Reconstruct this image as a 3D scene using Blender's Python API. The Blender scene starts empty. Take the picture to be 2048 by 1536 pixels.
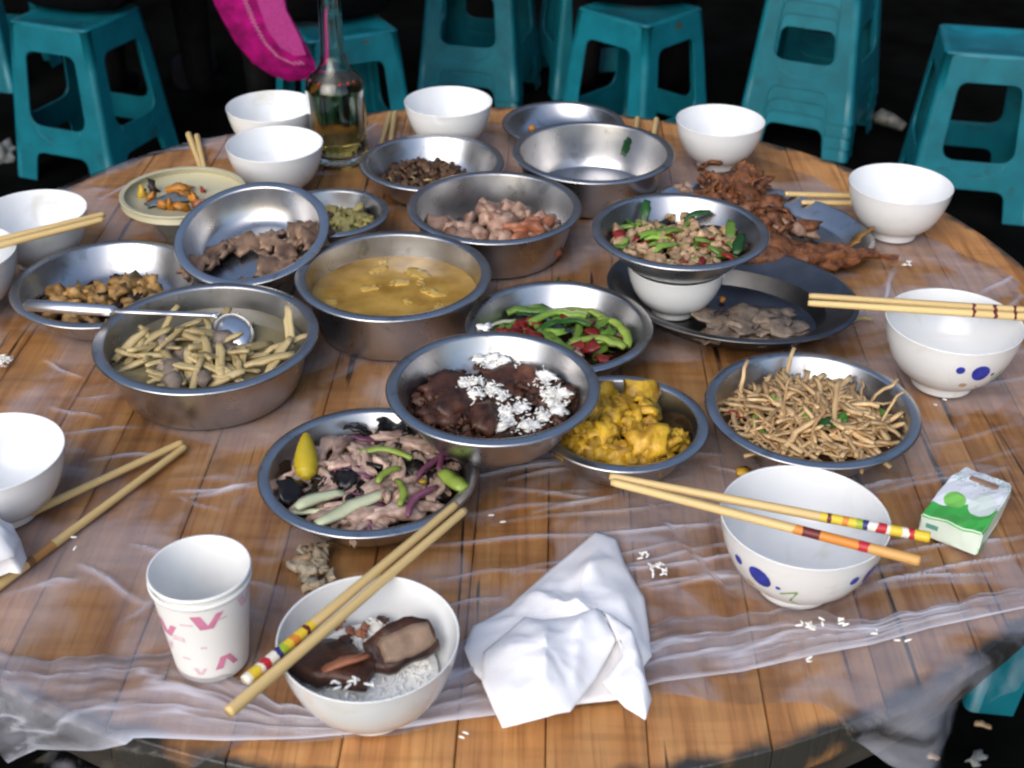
import bpy, bmesh, math, random
import numpy as np
from mathutils import Vector, Matrix, noise as mnoise
R_ = math.radians
sc = bpy.context.scene
col = sc.collection
rng = random.Random(11)

# ------------------------------------------------------------------ camera, sky, sun, exposure
T = 0.70                                   # height of the table top above the ground
FPX, PITCH, ROLL = 2588.0, R_(32.36), R_(0.46)
CAM = Vector((0, 0, T + 0.649))
cam = bpy.data.objects.new('camera', bpy.data.cameras.new('camera'))
col.objects.link(cam)
cam.data.sensor_width = 36
cam.data.lens = 36 * FPX / 2048
cam.data.clip_start = 0.01
cam.data.clip_end = 600
cam.matrix_world = Matrix.Translation(CAM) @ Matrix.Rotation(math.pi / 2 - PITCH, 4, 'X') @ Matrix.Rotation(ROLL, 4, 'Z')
cam.data.dof.use_dof = True
cam.data.dof.focus_distance = 1.12
cam.data.dof.aperture_fstop = 11
sc.camera = cam

SUN_EL, SUN_AZ = R_(36), R_(205)           # azimuth: where the sun stands, clockwise from +Y
w = bpy.data.worlds.new('World'); sc.world = w; w.use_nodes = True
nt = w.node_tree
sky = nt.nodes.new('ShaderNodeTexSky'); sky.sky_type = 'NISHITA'; sky.sun_disc = False
sky.sun_elevation = SUN_EL; sky.sun_rotation = SUN_AZ
sky.air_density = 1.0; sky.dust_density = 2.2; sky.ozone_density = 0.6
bg = nt.nodes['Background']; bg.inputs['Strength'].default_value = 0.145
nt.links.new(sky.outputs[0], bg.inputs[0])
sl = bpy.data.lights.new('sun', 'SUN'); sl.energy = 1.1; sl.angle = R_(60); sl.color = (1.0, .99, .98)
so = bpy.data.objects.new('sun', sl); col.objects.link(so)
so.rotation_euler = Vector((math.sin(SUN_AZ) * math.cos(SUN_EL), math.cos(SUN_AZ) * math.cos(SUN_EL), math.sin(SUN_EL))).to_track_quat('Z', 'Y').to_euler()
vs = sc.view_settings
vs.view_transform = 'Standard'; vs.look = 'None'; vs.gamma = 1; vs.exposure = 0.60
sc.render.filter_size = 2.3
sc.cycles.filter_width = 2.3
sc.cycles.max_bounces = 10
sc.cycles.transparent_max_bounces = 24
sc.cycles.caustics_reflective = False
sc.cycles.caustics_refractive = False

# ------------------------------------------------------------------ helpers
def at(x, y, z=T):
    """point of the photograph (2048 wide) -> where its line of sight meets the height z"""
    u = (x - 1024) / FPX; v = (768 - y) / FPX
    c, s = math.cos(ROLL), math.sin(ROLL)
    u, v = c * u - s * v, s * u + c * v
    d = Vector((u, math.cos(PITCH) + v * math.sin(PITCH), -math.sin(PITCH) + v * math.cos(PITCH)))
    return CAM + d * ((z - CAM.z) / d.z)

TC = Vector((-0.030, 1.153, T))            # centre of the round table
TR = 0.604

def tag(o, label, cat, group=None, kind=None):
    if label: o['label'] = label
    if cat: o['category'] = cat
    if group: o['group'] = group
    if kind: o['kind'] = kind
    return o

def ob(name, me, mat=None, parent=None, loc=None, rot=None, scale=None):
    o = bpy.data.objects.new(name, me); col.objects.link(o)
    if mat is not None and me is not None and not me.materials:
        for m in (mat if isinstance(mat, (list, tuple)) else [mat]): me.materials.append(m)
    if parent: o.parent = parent
    if loc is not None: o.location = loc
    if rot is not None: o.rotation_euler = rot
    if scale is not None: o.scale = (scale,) * 3 if isinstance(scale, (int, float)) else scale
    return o

def empty(name, loc, rz=0):
    o = bpy.data.objects.new(name, None); col.objects.link(o)
    o.empty_display_size = .02; o.location = loc; o.rotation_euler = (0, 0, rz)
    return o

def mesh(name, v, f, smooth=True):
    me = bpy.data.meshes.new(name); me.from_pydata([tuple(p) for p in v], [], f); me.update()
    if smooth: me.polygons.foreach_set('use_smooth', [True] * len(me.polygons))
    return me

def sharpen(prof, lim=28, d=.0007):
    """support rings beside sharp profile corners, so that smooth shading stays on the corner"""
    out = [prof[0]]
    for a, b, c in zip(prof, prof[1:], prof[2:]):
        A, B, C = Vector(a), Vector(b), Vector(c); u, w_ = B - A, C - B
        if u.length > 1e-6 and w_.length > 1e-6 and math.degrees(u.angle(w_)) > lim and b[0] > 1e-5:
            if u.length > 3 * d: out.append(tuple(B - u.normalized() * d))
            out.append(b)
            if w_.length > 3 * d: out.append(tuple(B + w_.normalized() * d))
        else: out.append(b)
    return out + [prof[-1]]
def lathe(name, prof, seg=64, a=1.0, ovalb=None, ribs=None):
    """spin a (radius, height) profile; closed on the axis where radius is 0. ovalb stretches it to an oval of half axes (a, ovalb)"""
    if ribs is None: prof = sharpen(prof)
    v, f, rings = [], [], []
    rmax = max(p[0] for p in prof)
    for i, (r, z) in enumerate(prof):
        if r < 1e-6:
            rings.append([len(v)]); v.append((0, 0, z)); continue
        ids = []
        for k in range(seg):
            t = 2 * math.pi * k / seg
            if ovalb: x, y = max(a - (rmax - r), 0.001) * math.cos(t), max(ovalb - (rmax - r), 0.001) * math.sin(t)
            else:
                q = r * (1 + (ribs(i, t) if ribs else 0)); x, y = q * math.cos(t), q * math.sin(t)
            ids.append(len(v)); v.append((x, y, z))
        rings.append(ids)
    for A, B in zip(rings, rings[1:]):
        if len(A) == 1 and len(B) == 1: continue
        for k in range(seg):
            j = (k + 1) % seg
            if len(A) == 1: f.append((A[0], B[j], B[k]))
            elif len(B) == 1: f.append((A[k], A[j], B[0]))
            else: f.append((A[k], A[j], B[j], B[k]))
    me = mesh(name, v, f)
    bm = bmesh.new(); bm.from_mesh(me); bmesh.ops.recalc_face_normals(bm, faces=bm.faces); bm.to_mesh(me); bm.free()
    return me

def tube(name, pts, rad, sides=8, cap=True, flat=1.0):
    pts = [Vector(p) for p in pts]; n = len(pts)
    if not isinstance(rad, (list, tuple)): rad = [rad] * n
    v, f = [], []
    up = Vector((0, 0, 1))
    for i, p in enumerate(pts):
        d = (pts[min(i + 1, n - 1)] - pts[max(i - 1, 0)]).normalized()
        ref = up if abs(d.dot(up)) < .95 else Vector((1, 0, 0))
        s = d.cross(ref).normalized(); t = s.cross(d)
        for k in range(sides):
            a = 2 * math.pi * k / sides + math.pi / sides
            v.append(p + s * (math.cos(a) * rad[i]) + t * (math.sin(a) * rad[i] * flat))
    for i in range(n - 1):
        for k in range(sides):
            j = (k + 1) % sides
            f.append((i * sides + k, i * sides + j, (i + 1) * sides + j, (i + 1) * sides + k))
    if cap:
        f.append(tuple(range(sides - 1, -1, -1))); f.append(tuple((n - 1) * sides + k for k in range(sides)))
    return mesh(name, v, f)

def box(name, sx, sy, sz, bev=0.0, z0=0.0):
    bm = bmesh.new(); bmesh.ops.create_cube(bm, size=1)
    for p in bm.verts: p.co = Vector((p.co.x * sx, p.co.y * sy, (p.co.z + .5) * sz + z0))
    if bev: bmesh.ops.bevel(bm, geom=bm.edges[:], offset=bev, segments=2, affect='EDGES')
    me = bpy.data.meshes.new(name); bm.to_mesh(me); bm.free(); return me

def fbm(p, o=4): return mnoise.fractal(Vector(p), 1.0, 2.0, o)

# --- small food shapes
def chunk(name, r, seed, sub=2, amp=.35, squash=(1, 1, 1)):
    bm = bmesh.new(); bmesh.ops.create_icosphere(bm, subdivisions=sub, radius=1)
    for p in bm.verts:
        n = fbm(p.co * 1.3 + Vector((seed * 7.3, seed * 3.1, 5)), 3)
        p.co = p.co * (1 + amp * n); p.co = Vector((p.co.x * squash[0], p.co.y * squash[1], p.co.z * squash[2])) * r
    me = bpy.data.meshes.new(name); bm.to_mesh(me); bm.free()
    me.polygons.foreach_set('use_smooth', [True] * len(me.polygons)); return me

def slab(name, l, wd, t, seed, bend=.4, wob=.18, nx=6, ny=3):
    """an irregular bent slice with thickness"""
    v, f = [], []
    def P(i, j, s):
        x = (i / nx - .5) * l; y = (j / ny - .5) * wd * (1 - .35 * abs(2 * i / nx - 1) ** 2)
        y += wob * wd * mnoise.noise(Vector((x / l * 4, j * .3, seed * 5.7)))
        x += wob * l * .4 * mnoise.noise(Vector((j * 1.1, i * .2, seed * 9.1)))
        z = bend * l * (.25 - (i / nx - .5) ** 2) + wob * wd * .6 * mnoise.noise(Vector((i * .7, j * .9, seed * 3.3)))
        return (x, y, z + s * t / 2)
    for s in (1, -1):
        for i in range(nx + 1):
            for j in range(ny + 1): v.append(P(i, j, s))
    N = (nx + 1) * (ny + 1)
    for i in range(nx):
        for j in range(ny):
            a = i * (ny + 1) + j; b = a + ny + 1
            f.append((a, b, b + 1, a + 1)); f.append((N + a, N + a + 1, N + b + 1, N + b))
    edge = [(i, 0) for i in range(nx)] + [(nx, j) for j in range(ny)] + [(i, ny) for i in range(nx, 0, -1)] + [(0, j) for j in range(ny, 0, -1)]
    ids = [i * (ny + 1) + j for i, j in edge]
    for k in range(len(ids)):
        a, b = ids[k], ids[(k + 1) % len(ids)]; f.append((a, N + a, N + b, b))
    return mesh(name, v, f)

def stick(name, l, r, seed, bend=.2, sides=6, n=6, flat=.75, taper=.35):
    pts, rad = [], []
    for i in range(n + 1):
        t = i / n - .5
        pts.append((t * l, bend * l * (.25 - t * t) * 2 + .06 * l * mnoise.noise(Vector((i * .6, seed * 4.1, 0))), bend * l * .5 * (.25 - t * t) + .05 * l * mnoise.noise(Vector((i * .6, seed * 2.7, 9)))))
        rad.append(r * (1 - taper * abs(2 * t) ** 3) * (1 + .2 * mnoise.noise(Vector((i * .9, seed * 1.7, 4)))))
    return tube(name, pts, rad, sides, flat=flat)

# ------------------------------------------------------------------ materials
def nodes(m): return m.node_tree.nodes, m.node_tree.links
def M(name, c, rough=.5, metal=0.0, var=.18, ns=60.0, bump=0.0, bs=None, rnd=0.0, spec=.5, coat=0.0, sss=0.0, c2=None, stretch=None, trans=0.0, ior=1.45):
    m = bpy.data.materials.new(name); m.use_nodes = True
    N, L = nodes(m); b = N['Principled BSDF']
    b.inputs['Roughness'].default_value = rough; b.inputs['Metallic'].default_value = metal
    b.inputs['Specular IOR Level'].default_value = spec; b.inputs['Coat Weight'].default_value = coat
    b.inputs['Transmission Weight'].default_value = trans; b.inputs['IOR'].default_value = ior
    if sss:
        b.inputs['Subsurface Weight'].default_value = sss; b.inputs['Subsurface Radius'].default_value = (.004, .002, .001); b.inputs['Subsurface Scale'].default_value = 1
    tc = N.new('ShaderNodeTexCoord'); mp = N.new('ShaderNodeMapping'); L.new(tc.outputs['Object'], mp.inputs[0])
    if stretch: mp.inputs['Scale'].default_value = stretch
    oi = N.new('ShaderNodeObjectInfo')
    ad = N.new('ShaderNodeVectorMath'); ad.operation = 'ADD'; L.new(mp.outputs[0], ad.inputs[0])
    sc_ = N.new('ShaderNodeVectorMath'); sc_.operation = 'SCALE'; sc_.inputs[0].default_value = (7, 5, 3); L.new(oi.outputs['Random'], sc_.inputs['Scale']); L.new(sc_.outputs[0], ad.inputs[1])
    nz = N.new('ShaderNodeTexNoise'); nz.inputs['Scale'].default_value = ns; nz.inputs['Detail'].default_value = 5; L.new(ad.outputs[0], nz.inputs['Vector'])
    rp = N.new('ShaderNodeValToRGB'); L.new(nz.outputs[0], rp.inputs[0])
    d = c2 if c2 else tuple(min(1, x * (1 + var)) for x in c)
    rp.color_ramp.elements[0].position = .32; rp.color_ramp.elements[1].position = .68
    rp.color_ramp.elements[0].color = (*[x * (1 - var) for x in c], 1); rp.color_ramp.elements[1].color = (*d, 1)
    out = rp.outputs[0]
    if rnd:
        hs = N.new('ShaderNodeHueSaturation'); mr = N.new('ShaderNodeMapRange'); L.new(oi.outputs['Random'], mr.inputs[0])
        mr.inputs[3].default_value = 1 - rnd; mr.inputs[4].default_value = 1 + rnd
        L.new(mr.outputs[0], hs.inputs['Value']); L.new(out, hs.inputs['Color']); out = hs.outputs[0]
    L.new(out, b.inputs['Base Color'])
    if bump:
        n2 = N.new('ShaderNodeTexNoise'); n2.inputs['Scale'].default_value = bs or ns * 3; n2.inputs['Detail'].default_value = 6; L.new(ad.outputs[0], n2.inputs['Vector'])
        bp = N.new('ShaderNodeBump'); bp.inputs['Strength'].default_value = bump; bp.inputs['Distance'].default_value = .002
        L.new(n2.outputs[0], bp.inputs['Height']); L.new(bp.outputs[0], b.inputs['Normal'])
    return m

def stain(m, c, t0, t1, fac, scale):
    """scattered stains of colour c over a material"""
    N, L = nodes(m); b = N['Principled BSDF']; src = b.inputs['Base Color'].links[0].from_socket
    tc = N.new('ShaderNodeTexCoord'); oi = N.new('ShaderNodeObjectInfo'); ad = N.new('ShaderNodeVectorMath'); ad.operation = 'ADD'
    q = N.new('ShaderNodeVectorMath'); q.operation = 'SCALE'; q.inputs[0].default_value = (4, 7, 2); L.new(oi.outputs['Random'], q.inputs['Scale']); L.new(tc.outputs['Object'], ad.inputs[0]); L.new(q.outputs[0], ad.inputs[1])
    nz = N.new('ShaderNodeTexNoise'); nz.inputs['Scale'].default_value = scale; nz.inputs['Detail'].default_value = 7; nz.inputs['Distortion'].default_value = .6; L.new(ad.outputs[0], nz.inputs['Vector'])
    mr = N.new('ShaderNodeMapRange'); L.new(nz.outputs[0], mr.inputs[0]); mr.inputs[1].default_value = t0; mr.inputs[2].default_value = t1; mr.inputs[4].default_value = fac
    x = N.new('ShaderNodeMix'); x.data_type = 'RGBA'; L.new(mr.outputs[0], x.inputs[0]); L.new(src, x.inputs[6]); x.inputs[7].default_value = (*c, 1); L.new(x.outputs[2], b.inputs['Base Color'])

def wood_table():
    m = bpy.data.materials.new('table_wood'); m.use_nodes = True; N, L = nodes(m); b = N['Principled BSDF']
    tc = N.new('ShaderNodeTexCoord'); oi = N.new('ShaderNodeObjectInfo')
    off = N.new('ShaderNodeVectorMath'); off.operation = 'SCALE'; off.inputs[0].default_value = (3, 9, 5); L.new(oi.outputs['Random'], off.inputs['Scale'])
    ad = N.new('ShaderNodeVectorMath'); ad.operation = 'ADD'; L.new(tc.outputs['Object'], ad.inputs[0]); L.new(off.outputs[0], ad.inputs[1])
    def nz(scale, sx, det=6, dist=0.0):
        mp = N.new('ShaderNodeMapping'); mp.inputs['Scale'].default_value = sx; L.new(ad.outputs[0], mp.inputs[0])
        n = N.new('ShaderNodeTexNoise'); n.inputs['Scale'].default_value = scale; n.inputs['Detail'].default_value = det; n.inputs['Distortion'].default_value = dist
        L.new(mp.outputs[0], n.inputs['Vector']); return n
    def ramp(src, *els):
        r = N.new('ShaderNodeValToRGB'); L.new(src, r.inputs[0])
        r.color_ramp.elements[0].position = els[0][0]; r.color_ramp.elements[0].color = (*els[0][1], 1)
        r.color_ramp.elements[1].position = els[-1][0]; r.color_ramp.elements[1].color = (*els[-1][1], 1)
        for p, c in els[1:-1]: e = r.color_ramp.elements.new(p); e.color = (*c, 1)
        return r
    def mix(fac, a, bb, mode='MIX'):
        x = N.new('ShaderNodeMix'); x.data_type = 'RGBA'; x.blend_type = mode
        if isinstance(fac, float): x.inputs[0].default_value = fac
        else: L.new(fac, x.inputs[0])
        for s, i in ((a, 6), (bb, 7)):
            if isinstance(s, tuple): x.inputs[i].default_value = (*s, 1)
            else: L.new(s, x.inputs[i])
        return x.outputs[2]
    g = ramp(nz(9, (7, .45, 1), 8, .6).outputs[0], (.25, (.33, .135, .043)), (.5, (.57, .265, .090)), (.75, (.71, .375, .140)))
    fine = ramp(nz(30, (12, .35, 1), 5).outputs[0], (.30, (.55, .5, .45)), (.5, (1, 1, 1)))
    c = mix(.45, g.outputs[0], fine.outputs[0], 'MULTIPLY')
    # each board has its own tone
    hs = N.new('ShaderNodeHueSaturation'); mr = N.new('ShaderNodeMapRange'); L.new(oi.outputs['Random'], mr.inputs[0]); mr.inputs[3].default_value = .85; mr.inputs[4].default_value = 1.15
    L.new(mr.outputs[0], hs.inputs['Value']); L.new(c, hs.inputs['Color']); c = hs.outputs[0]
    # dark cracks along the grain and blotchy greasy wear
    cr = ramp(nz(16, (6, .22, 1), 3, .3).outputs[0], (.30, (1, 1, 1)), (.345, (0, 0, 0)))
    c = mix(cr.outputs[0], c, (.035, .022, .015))
    bl = ramp(nz(7, (1, 1, 1), 6, .8).outputs[0], (.5, (0, 0, 0)), (.72, (1, 1, 1)))
    dm = N.new('ShaderNodeMath'); dm.operation = 'MULTIPLY'; dm.inputs[1].default_value = .32; L.new(bl.outputs[0], dm.inputs[0])
    c = mix(dm.outputs[0], c, (.085, .048, .030))
    # saw / rolling marks across the boards
    cw = ramp(nz(26, (.25, 3.2, 1), 3).outputs[0], (.36, (.6, .58, .56)), (.5, (1, 1, 1)))
    c = mix(.4, c, cw.outputs[0], 'MULTIPLY')
    # grey rotten rim where the boards end
    ln = N.new('ShaderNodeVectorMath'); ln.operation = 'LENGTH'
    sep = N.new('ShaderNodeSeparateXYZ'); L.new(tc.outputs['Object'], sep.inputs[0]); cb = N.new('ShaderNodeCombineXYZ'); L.new(sep.outputs[0], cb.inputs[0]); L.new(sep.outputs[1], cb.inputs[1]); L.new(cb.outputs[0], ln.inputs[0])
    en = nz(22, (1, 1, 1), 6); sm = N.new('ShaderNodeMath'); sm.operation = 'MULTIPLY_ADD'; sm.inputs[1].default_value = .05; L.new(en.outputs[0], sm.inputs[0]); L.new(ln.outputs['Value'], sm.inputs[2])
    er = ramp(sm.outputs[0], (.617, (0, 0, 0)), (.628, (1, 1, 1)))
    c = mix(er.outputs[0], c, (.040, .038, .032))
    L.new(c, b.inputs['Base Color'])
    b.inputs['Roughness'].default_value = .42
    bp = N.new('ShaderNodeBump'); bp.inputs['Strength'].default_value = .35; bp.inputs['Distance'].default_value = .002; L.new(fine.outputs[0], bp.inputs['Height']); L.new(bp.outputs[0], b.inputs['Normal'])
    return m

def film_mat(name, lo, hi, scale=9.0, stretch=(1, 1, 1), t0=.42, t1=.56):
    m = bpy.data.materials.new(name); m.use_nodes = True; N, L = nodes(m); N.remove(N['Principled BSDF']); out = N['Material Output']
    tr = N.new('ShaderNodeBsdfTransparent'); tr.inputs[0].default_value = (.97, .97, .98, 1)
    df = N.new('ShaderNodeBsdfDiffuse'); df.inputs[0].default_value = (.80, .83, .96, 1)
    tl = N.new('ShaderNodeBsdfTranslucent'); tl.inputs[0].default_value = (.80, .80, .84, 1)
    gl = N.new('ShaderNodeBsdfGlossy'); gl.inputs['Roughness'].default_value = .12; gl.inputs[0].default_value = (1, 1, 1, 1)
    a = N.new('ShaderNodeMixShader'); a.inputs[0].default_value = .12; L.new(df.outputs[0], a.inputs[1]); L.new(tl.outputs[0], a.inputs[2])
    tc = N.new('ShaderNodeTexCoord'); mp = N.new('ShaderNodeMapping'); mp.inputs['Scale'].default_value = stretch; L.new(tc.outputs['Object'], mp.inputs[0])
    nz = N.new('ShaderNodeTexNoise'); nz.inputs['Scale'].default_value = scale; nz.inputs['Detail'].default_value = 7; nz.inputs['Distortion'].default_value = .7; L.new(mp.outputs[0], nz.inputs['Vector'])
    mr = N.new('ShaderNodeMapRange'); mr.interpolation_type = 'SMOOTHSTEP'; L.new(nz.outputs[0], mr.inputs[0])
    mr.inputs[1].default_value = t0; mr.inputs[2].default_value = t1; mr.inputs[3].default_value = lo; mr.inputs[4].default_value = hi
    at_ = N.new('ShaderNodeAttribute'); at_.attribute_name = 'crease'
    ma = N.new('ShaderNodeMath'); ma.operation = 'MULTIPLY_ADD'; ma.use_clamp = True; ma.inputs[1].default_value = .62; L.new(at_.outputs['Fac'], ma.inputs[0]); L.new(mr.outputs[0], ma.inputs[2])
    b = N.new('ShaderNodeMixShader'); L.new(ma.outputs[0], b.inputs[0]); L.new(tr.outputs[0], b.inputs[1]); L.new(a.outputs[0], b.inputs[2])
    fr_ = N.new('ShaderNodeFresnel'); fr_.inputs[0].default_value = 1.33
    fr = N.new('ShaderNodeMath'); fr.operation = 'MULTIPLY'; fr.inputs[1].default_value = .6; L.new(fr_.outputs[0], fr.inputs[0])
    c = N.new('ShaderNodeMixShader'); L.new(fr.outputs[0], c.inputs[0]); L.new(b.outputs[0], c.inputs[1]); L.new(gl.outputs[0], c.inputs[2])
    L.new(c.outputs[0], out.inputs[0]); return m

def steel_mat():
    m = M('stainless_steel', (.50, .50, .51), .27, 1.0, .10, 25)
    N, L = nodes(m); b = N['Principled BSDF']
    tc = N.new('ShaderNodeTexCoord'); n = N.new('ShaderNodeTexNoise'); n.inputs['Scale'].default_value = 40; n.inputs['Detail'].default_value = 6; L.new(tc.outputs['Object'], n.inputs['Vector'])
    mr = N.new('ShaderNodeMapRange'); L.new(n.outputs[0], mr.inputs[0]); mr.inputs[3].default_value = .20; mr.inputs[4].default_value = .40; L.new(mr.outputs[0], b.inputs['Roughness'])
    b.inputs['Anisotropic'].default_value = .3
    return m

def stick_paint(name, bands):
    """bamboo with painted rings: bands = (metres from the tip, colour)"""
    m = M(name, (.64, .46, .20), .42, 0, .15, 30, stretch=(.15, 3, 3)); N, L = nodes(m); b = N['Principled BSDF']
    src = b.inputs['Base Color'].links[0].from_socket
    tc = N.new('ShaderNodeTexCoord'); sp = N.new('ShaderNodeSeparateXYZ'); L.new(tc.outputs['Object'], sp.inputs[0])
    nz = N.new('ShaderNodeTexNoise'); nz.inputs['Scale'].default_value = 160; L.new(tc.outputs['Object'], nz.inputs['Vector'])
    ma = N.new('ShaderNodeMath'); ma.operation = 'MULTIPLY_ADD'; ma.inputs[1].default_value = .006; L.new(nz.outputs[0], ma.inputs[0]); L.new(sp.outputs[0], ma.inputs[2])
    sc_ = N.new('ShaderNodeMath'); sc_.operation = 'DIVIDE'; sc_.inputs[1].default_value = .25; L.new(ma.outputs[0], sc_.inputs[0])
    r = N.new('ShaderNodeValToRGB'); r.color_ramp.interpolation = 'CONSTANT'; L.new(sc_.outputs[0], r.inputs[0])
    r.color_ramp.elements[0].position = 0; r.color_ramp.elements[0].color = (0, 0, 0, 0)
    r.color_ramp.elements[1].position = bands[0][0] / .25; r.color_ramp.elements[1].color = (*bands[0][1], 1)
    for p, c in bands[1:]:
        e = r.color_ramp.elements.new(p / .25); e.color = (*c, 1)
    x = N.new('ShaderNodeMix'); x.data_type = 'RGBA'; L.new(r.outputs[1], x.inputs[0]); L.new(src, x.inputs[6]); L.new(r.outputs[0], x.inputs[7]); L.new(x.outputs[2], b.inputs['Base Color'])
    return m

MAT = dict(
    wood=wood_table(), steel=steel_mat(),
    film=film_mat('plastic_film', .0, .20, 9.0, (1, 1, 1), .44, .58),
    fold=film_mat('plastic_film_folded', .06, .24, 7.0, (.6, 3.0, 1), .35, .62),
    china=M('white_glaze', (.74, .76, .77), .16, 0, .03, 12, spec=.5, coat=.3),
    china2=M('bluish_white_glaze', (.68, .73, .77), .2, 0, .03, 12, coat=.2),
    cream=M('cream_melamine', (.46, .43, .29), .35, 0, .06, 15),
    teal=M('teal_plastic', (.0035, .128, .172), .40, 0, .16, 18, bump=.08, rnd=.10),
    grime=M('brown_grime', (.05, .06, .045), .7, 0, .5, 60),
    bamboo=M('bamboo', (.64, .46, .20), .42, 0, .18, 30, stretch=(.15, 3, 3), rnd=.12),
    paper=M('tissue_paper', (.86, .86, .88), .9, 0, .02, 40, spec=.1, bump=.12, bs=600),
    cup=M('cup_paper', (.78, .79, .78), .55, 0, .02, 20),
    pink=M('pink_print', (.62, .22, .36), .5, 0, .1, 60),
    palepink=M('pale_pink_print', (.70, .50, .57), .5, 0, .1, 60),
    blue=M('cobalt_print', (.025, .04, .33), .25, 0, .4, 90),
    green=M('olive_print', (.22, .34, .12), .25, 0, .3, 90),
    tan=M('tan_print', (.55, .42, .28), .25, 0, .2, 90),
    rice=M('cooked_rice', (.88, .87, .82), .5, 0, .06, 300, bump=.2, bs=420),
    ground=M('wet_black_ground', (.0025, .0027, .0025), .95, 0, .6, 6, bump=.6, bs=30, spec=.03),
    darkwood=M('weathered_underside', (.035, .030, .024), .8, 0, .5, 20),
    black=M('black_cloth', (.006, .006, .007), .95, 0, .3, 30, spec=.05),
    plum=M('dark_red_check_cloth', (.010, .004, .005), .95, 0, .3, 30, spec=.05, c2=(.05, .004, .008)),
    magenta=M('magenta_cloth', (.27, .002, .115), .85, 0, .4, 40, bump=.25, bs=500, spec=.2),
    magmesh=M('magenta_net', (.36, .04, .20), .85, 0, .25, 300, bump=.3, bs=900, spec=.2),
    stitch=M('pale_stitching', (.60, .30, .45), .8, 0, .1, 90),
    skin=M('skin', (.42, .26, .18), .5, 0, .08, 30),
    hair=M('black_hair', (.01, .009, .008), .5, 0, .3, 80),
)
stain(MAT['china'], (.50, .44, .28), .62, .74, .35, 28)
stain(MAT['teal'], (.02, .03, .03), .62, .76, .5, 22)
stain(MAT['steel'], (.22, .21, .19), .60, .70, .5, 45)
FOOD = dict(
    pork=M('boiled_pork', (.36, .225, .175), .42, 0, .35, 110, bump=.3, rnd=.22, sss=.1, c2=(.60, .43, .34)),
    darkmeat=M('braised_meat', (.040, .016, .010), .42, 0, .5, 60, bump=.5, rnd=.3, c2=(.115, .045, .024)),
    brownslice=M('brown_sliced_meat', (.13, .075, .055), .45, 0, .3, 70, bump=.3, rnd=.2, c2=(.27, .17, .105)),
    fat=M('meat_fat', (.30, .20, .11), .35, 0, .2, 60, bump=.2, rnd=.1),
    greymeat=M('grey_sliced_meat', (.17, .13, .10), .5, 0, .25, 80, bump=.3, rnd=.2, c2=(.27, .21, .16)),
    fungus=M('black_fungus', (.010, .007, .006), .25, 0, .5, 60, bump=.3, rnd=.3),
    celery=M('pale_celery', (.46, .50, .28), .35, 0, .18, 40, rnd=.15, c2=(.62, .66, .46), stretch=(.2, 1, 1)),
    leek=M('green_leek', (.040, .16, .014), .3, 0, .4, 40, rnd=.5, c2=(.21, .34, .05), stretch=(.3, 1, 1)),
    darkleaf=M('dark_green_leaf', (.012, .060, .010), .35, 0, .4, 60, rnd=.3),
    limestem=M('lime_stem', (.26, .36, .06), .35, 0, .25, 40, rnd=.2),
    onion=M('purple_onion', (.17, .055, .105), .35, 0, .3, 60, rnd=.3),
    pepper=M('pickled_yellow_pepper', (.44, .33, .018), .28, 0, .15, 40),
    yellowbit=M('yellow_bits', (.50, .32, .03), .4, 0, .3, 70, rnd=.2),
    curry=M('yellow_fried_pieces', (.40, .19, .010), .36, 0, .35, 75, bump=.7, rnd=.3, c2=(.74, .46, .04), sss=.1),
    orange=M('orange_pieces', (.40, .16, .018), .33, 0, .3, 60, bump=.3, rnd=.2),
    shred=M('fried_potato_shreds', (.48, .28, .12), .42, 0, .22, 60, rnd=.28, c2=(.70, .50, .26)),
    redchili=M('red_chilli', (.20, .018, .012), .28, 0, .3, 60, rnd=.3),
    bamboo=M('bamboo_shoots', (.42, .31, .13), .4, 0, .22, 40, rnd=.2, c2=(.58, .46, .23), stretch=(.2, 2, 2)),
    broth=M('cloudy_broth', (.21, .175, .095), .10, 0, .2, 22, coat=.3),
    eggsoup=M('egg_soup', (.36, .19, .026), .16, 0, .25, 30, coat=.2, c2=(.54, .33, .075)),
    egg=M('egg_flower', (.54, .34, .075), .35, 0, .25, 50, rnd=.15),
    golden=M('golden_fried_cubes', (.34, .17, .045), .5, 0, .3, 80, bump=.5, rnd=.25, c2=(.48, .29, .10)),
    char=M('charred_bits', (.02, .014, .010), .5, 0, .5, 80, rnd=.3),
    drybrown=M('dark_brown_shreds', (.058, .027, .014), .5, 0, .4, 60, bump=.4, rnd=.35, c2=(.14, .075, .035)),
    sprout=M('pale_yellow_sprouts', (.38, .31, .13), .4, 0, .25, 50, rnd=.2),
    cabbage=M('yellow_green_cabbage', (.36, .28, .065), .4, 0, .3, 50, bump=.3, rnd=.25, c2=(.52, .44, .16)),
    bonemeat=M('stewed_bone_meat', (.27, .13, .085), .42, 0, .35, 60, bump=.4, rnd=.25, c2=(.50, .34, .25)),
    redmeat=M('red_brown_meat', (.28, .085, .040), .4, 0, .3, 50, bump=.4, c2=(.42, .17, .09)),
    ham=M('tan_meat_bits', (.40, .25, .13), .45, 0, .3, 70, bump=.3, rnd=.25, c2=(.55, .38, .22)),
    fish=M('fried_fish_skin', (.105, .030, .012), .42, 0, .5, 90, bump=.9, c2=(.30, .115, .042), rnd=.1),
    fishflesh=M('fish_flesh', (.40, .25, .17), .5, 0, .3, 90, bump=.5, rnd=.2),
    fin=M('crisp_fin', (.24, .12, .025), .45, 0, .3, 60, rnd=.2),
    sauce=M('dark_sauce', (.028, .015, .009), .12, 0, .4, 30, coat=.4),
    pale=M('pale_chewed', (.52, .42, .28), .6, 0, .25, 80, bump=.4, rnd=.15),
    skinbit=M('blue_grey_fish_skin', (.13, .16, .18), .35, 0, .3, 80),
)

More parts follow.
